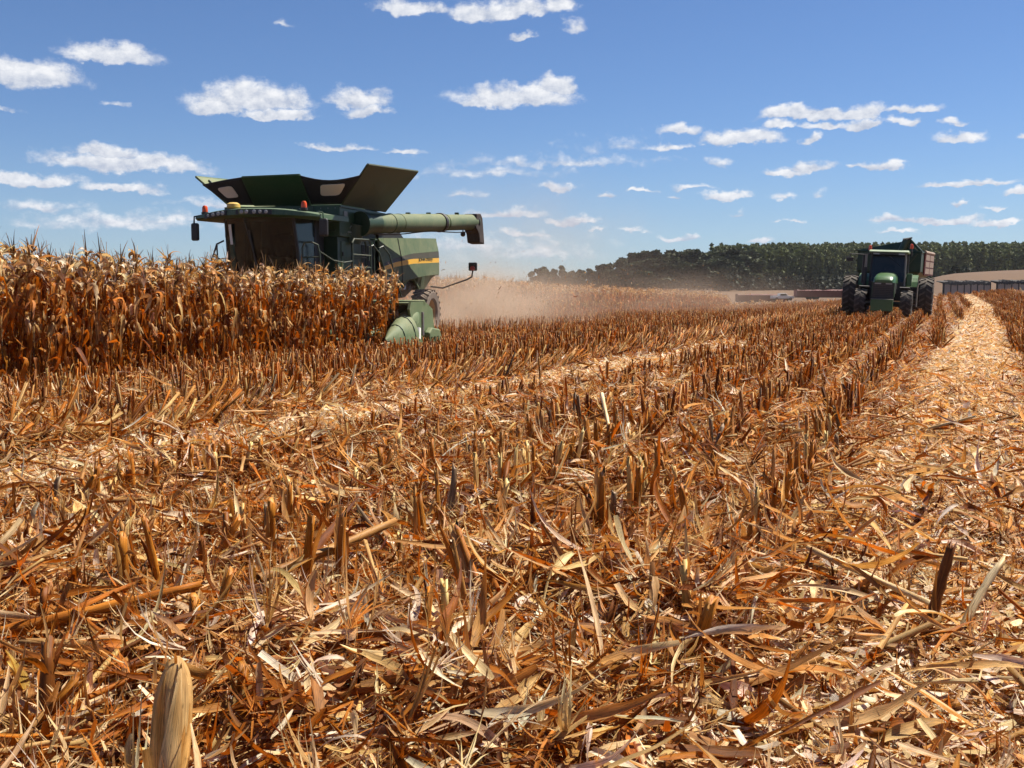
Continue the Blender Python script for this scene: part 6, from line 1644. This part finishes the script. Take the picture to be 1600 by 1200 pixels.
def build_ear():
    """the husked ear standing up at the lower left"""
    global rng
    keep_rng = rng; rng = np.random.default_rng(12)
    base = np.array([-0.776, 2.28, 0.12]); tip = np.array([-0.772, 2.37, 0.405])
    root = piece_root('maize_ear', tuple(base), 'large husked maize ear standing upright in the lower left foreground', 'maize ear')
    d = tip - base; Ln = np.linalg.norm(d); d = d / Ln
    a = np.cross(d, [0, -1.0, 0.2]); a /= np.linalg.norm(a); b = np.cross(d, a)
    sp = Soup(); R = 0.043; sides, rings = 40, 34
    t = np.linspace(0, 1, rings + 1); ph = np.linspace(0, 2 * PI, sides, endpoint=False)
    r = R * np.interp(t, [0, 0.08, 0.25, 0.5, 0.68, 0.80, 0.90, 0.96, 1.0], [0.6, 0.82, 0.97, 1.0, 0.96, 0.85, 0.64, 0.40, 0.10])
    T, P = np.meshgrid(t, ph, indexing='ij')
    rad = r[:, None] * (1 + 0.035 * np.sin(2 * P + 3.0 * T) + 0.022 * np.sin(17 * P + 4 * np.sin(3 * T)) * (0.3 + T) + 0.02 * np.sin(5 * P - 7 * T + 1.0))
    v = base * 0 + (d[None, None] * (T * Ln)[..., None]) + (a * np.cos(P)[..., None] + b * np.sin(P)[..., None]) * rad[..., None]
    i = np.arange(rings)[:, None] * sides; j = np.arange(sides)[None]; j2 = (j + 1) % sides
    f = np.stack([i + j, i + j2, i + sides + j2, i + sides + j], -1).reshape(-1, 4)
    col = np.array([0.50, 0.29, 0.09]) * (1 + 0.12 * np.sin(3 * P + 2 * T))[..., None] + np.array([0.08, 0.07, 0.05]) * T[..., None]
    l = np.stack([P * 0.9, T * 1.2, np.full_like(P, 3.0)], -1)
    sp.add(v.reshape(-1, 3), f, col.reshape(-1, 3), l.reshape(-1, 3))
    link_mesh('husk', sp.mesh('ear_husk', M['husk']), root)
    # loose outer husk leaves hugging the ear
    hs = Soup(); n = 7; q = np.array([0.3, 1.2, 2.1, 3.0, 3.9, 4.8, 5.7]) + 0.2
    st = rng.uniform(0.02, 0.22, n)
    for k in range(n):
        m = 12; tt = np.linspace(0, 1, m + 1); th = st[k] + tt * (0.99 - st[k]) * (0.78 + 0.10 * (k % 3))
        rr = R * np.interp(np.clip(th, 0, 1.1), [0, 0.08, 0.25, 0.5, 0.68, 0.80, 0.90, 0.96, 1.0], [0.6, 0.82, 0.97, 1.0, 0.96, 0.85, 0.64, 0.42, 0.16]) * (1.05 + 0.02 * (k % 2)) + 0.004 * tt ** 3 * (k % 3)
        wid = 0.62 * np.minimum(1, 0.7 + tt * 2) * np.clip(1.12 - tt * 1.06, 0.06, 1)
        rows = []
        for s in np.linspace(-1, 1, 5):
            aa = q[k] + s * wid + 0.25 * tt
            rows.append(d[None] * (th * Ln)[:, None] + (a[None] * np.cos(aa)[:, None] + b[None] * np.sin(aa)[:, None]) * (rr * (1 - 0.02 * abs(s)))[:, None])
        V = np.stack(rows, 1).reshape(-1, 3)
        ii = np.arange(m)[:, None] * 5; jj = np.arange(4)[None]
        F_ = np.stack([ii + jj, ii + jj + 1, ii + 5 + jj + 1, ii + 5 + jj], -1).reshape(-1, 4)
        cc = np.repeat((np.array([0.72, 0.50, 0.22]) if k % 2 else np.array([0.66, 0.37, 0.11]))[None], len(V), 0) * rng.uniform(0.93, 1.07, (len(V), 1))
        ll = np.stack([np.tile(np.linspace(0, 1.3, 5), m + 1), np.repeat(tt, 5) * 1.2, np.full(len(V), k * 7.0)], -1)
        hs.add(V, F_, cc, ll)
    tr = Soup(); m_ = 9; aa = rng.uniform(0, 6.28, m_); tz = rng.uniform(0.78, 0.97, m_)
    rr_ = R * np.interp(tz, [0.68, 0.80, 0.90, 1.0], [0.96, 0.85, 0.64, 0.16]) * 1.06
    strips(tr, d[None] * (tz * Ln)[:, None] + (a[None] * np.cos(aa)[:, None] + b[None] * np.sin(aa)[:, None]) * rr_[:, None], rng.uniform(0, 6.28, m_), rng.uniform(0.7, 1.5, m_), rng.uniform(0.012, 0.03, m_), rng.uniform(0.006, 0.014, m_), rng.normal(0, 0.6, m_), rng.normal(0, 0.6, m_), pick(m_, cream=3, straw=3, orange=1), nseg=4, taper=0.3, rag=0.2)
    hs.add(*tr.arrays())
    link_mesh('outer_husk_leaves', hs.mesh('outer_husk_leaves', M['husk']), root)
    s2 = Soup(); stalks(s2, np.array([[0, 0, -0.16]]), np.array([[0.0, 0.05, 1.0]]), np.array([0.20]), np.array([0.014]), np.array([0.018]), np.array([[0.30, 0.17, 0.06]]), sides=8, rings=2)
    link_mesh('shank', s2.mesh('ear_shank', M['stalk']), root)
    # yellow husk at the left edge
    b2 = Soup(); n = 3
    strips(b2, np.zeros((n, 3)), np.array([2.8, 2.6, 3.1]), np.array([1.35, 1.2, 0.5]), np.array([0.13, 0.11, 0.14]), np.array([0.05, 0.05, 0.045]), np.array([-0.7, -1.0, -0.8]), np.array([0.3, -0.3, 0.4]), np.array([PAL['yellow'], PAL['yellow'], PAL['tan']]), nseg=10, fold=0.3, taper=0.4)
    o = link_mesh('husk', b2.mesh('yellow_husk', M['leaf'])); o.location = (-1.40, 2.95, 0.10)
    tag(o, 'yellow husk leaf bending over at the left edge of the foreground', 'husk')
    rng = keep_rng
M['husk'] = leaf_mat('husk', 0.15, 0.6, 1.05, 0.2)
build_ear()

# ------------------------------------------------------------------ dust and chaff thrown out behind the combine
def build_air():
    n = 4200; sp = Soup()
    # around the thrown stream: combine local X from -8 to -34
    t = rng.random(n) ** 0.8
    X = -7.5 - t * 26; Y = rng.normal(2.0, 2.4 + 3 * t, n); Z = np.abs(rng.normal(0.9, 0.62, n)) + 0.1
    x = CO.x + X * CF[0] + Y * CL[0]; y = CO.y + X * CF[1] + Y * CL[1]
    s = rng.uniform(0.02, 0.09, n) * np.where(rng.random(n) < 0.08, 2.2, 1)
    strips(sp, np.stack([x, y, terrain(x, y) + Z], 1), rng.uniform(0, 6.28, n), rng.uniform(-1.4, 1.4, n), s, s * rng.uniform(0.15, 0.4, n), rng.normal(0, 1, n), rng.normal(0, 1, n), pick(n, straw=3, cream=2, tan=2, orange=1, rust=0.6), nseg=2, taper=0.4)
    o = link_mesh('flying_chaff', sp.mesh('flying_chaff', M['chaff'])); tag(o, 'chaff and leaf bits flying in the dust behind the combine', kind='stuff')
    m, nt = new_mat('dust')
    tc = nt.nodes.new('ShaderNodeTexCoord')
    nz = nt.nodes.new('ShaderNodeTexNoise'); nz.inputs['Scale'].default_value = 2.6; nz.inputs['Detail'].default_value = 3.0
    mp = nt.nodes.new('ShaderNodeMapping'); mp.inputs['Scale'].default_value = (1.4, 1.0, 0.8)
    nt.links.new(tc.outputs['Object'], mp.inputs[0]); nt.links.new(mp.outputs[0], nz.inputs['Vector'])
    ln = nt.nodes.new('ShaderNodeVectorMath'); ln.operation = 'LENGTH'; nt.links.new(tc.outputs['Object'], ln.inputs[0])
    fo = nt.nodes.new('ShaderNodeMapRange'); fo.interpolation_type = 'SMOOTHSTEP'
    fo.inputs['From Min'].default_value = 1.0; fo.inputs['From Max'].default_value = 0.05; nt.links.new(ln.outputs['Value'], fo.inputs['Value'])
    r = nt.nodes.new('ShaderNodeMapRange'); r.inputs['From Min'].default_value = 0.34; r.inputs['From Max'].default_value = 0.66; nt.links.new(nz.outputs['Fac'], r.inputs['Value'])
    mu = nt.nodes.new('ShaderNodeMath'); mu.operation = 'MULTIPLY'; nt.links.new(fo.outputs[0], mu.inputs[0]); nt.links.new(r.outputs[0], mu.inputs[1])
    mu2 = nt.nodes.new('ShaderNodeMath'); mu2.operation = 'MULTIPLY'; nt.links.new(mu.outputs[0], mu2.inputs[0])
    at = nt.nodes.new('ShaderNodeAttribute'); at.attribute_type = 'OBJECT'; at.attribute_name = 'density'
    nt.links.new(at.outputs['Fac'], mu2.inputs[1])
    pv = nt.nodes.new('ShaderNodeVolumePrincipled'); pv.inputs['Color'].default_value = (0.68, 0.54, 0.41, 1); pv.inputs['Anisotropy'].default_value = 0.25
    nt.links.new(mu2.outputs[0], pv.inputs['Density'])
    out = nt.nodes.new('ShaderNodeOutputMaterial'); nt.links.new(pv.outputs[0], out.inputs['Volume'])
    m.cycles.volume_step_rate = 4.0
    def puff(x, y, z, sx, sy, sz, dens, label):
        mb = MB(); mb.ball((0, 0, 0), 1.0, m, 24, 14); o = mb.build('dust_cloud')
        o.location = (x, y, z); o.scale = (sx, sy, sz); o.rotation_euler = (0, 0, -CTH); o['density'] = dens
        tag(o, label, kind='stuff')
    def cl(X, Y): return CO.x + X * CF[0] + Y * CL[0], CO.y + X * CF[1] + Y * CL[1]
    a = cl(-15, 1.0); puff(a[0], a[1], 0.3, 6.5, 11.0, 2.8, 0.30, 'low pinkish dust rolling out behind the combine')
    b = cl(-40, 6); puff(b[0], b[1], 0.2, 12.0, 26.0, 3.2, 0.022, 'thin dust drifting along the far maize')
    c = cl(-26, 0.0); puff(c[0], c[1], 3.0, 10.0, 17.0, 5.5, 0.022, 'faint dust rising above the combine tail')
build_air()

def build_haze():
    m, nt = new_mat('haze')
    pv = nt.nodes.new('ShaderNodeVolumePrincipled'); pv.inputs['Color'].default_value = (0.80, 0.86, 0.95, 1); pv.inputs['Density'].default_value = 0.00008
    out = nt.nodes.new('ShaderNodeOutputMaterial'); nt.links.new(pv.outputs[0], out.inputs['Volume'])
    mb = MB(); mb.box((-420, -60, -4.5), (420, 640, 34), m); o = mb.build('haze'); tag(o, 'thin dry air haze over the field', kind='stuff')
build_haze()
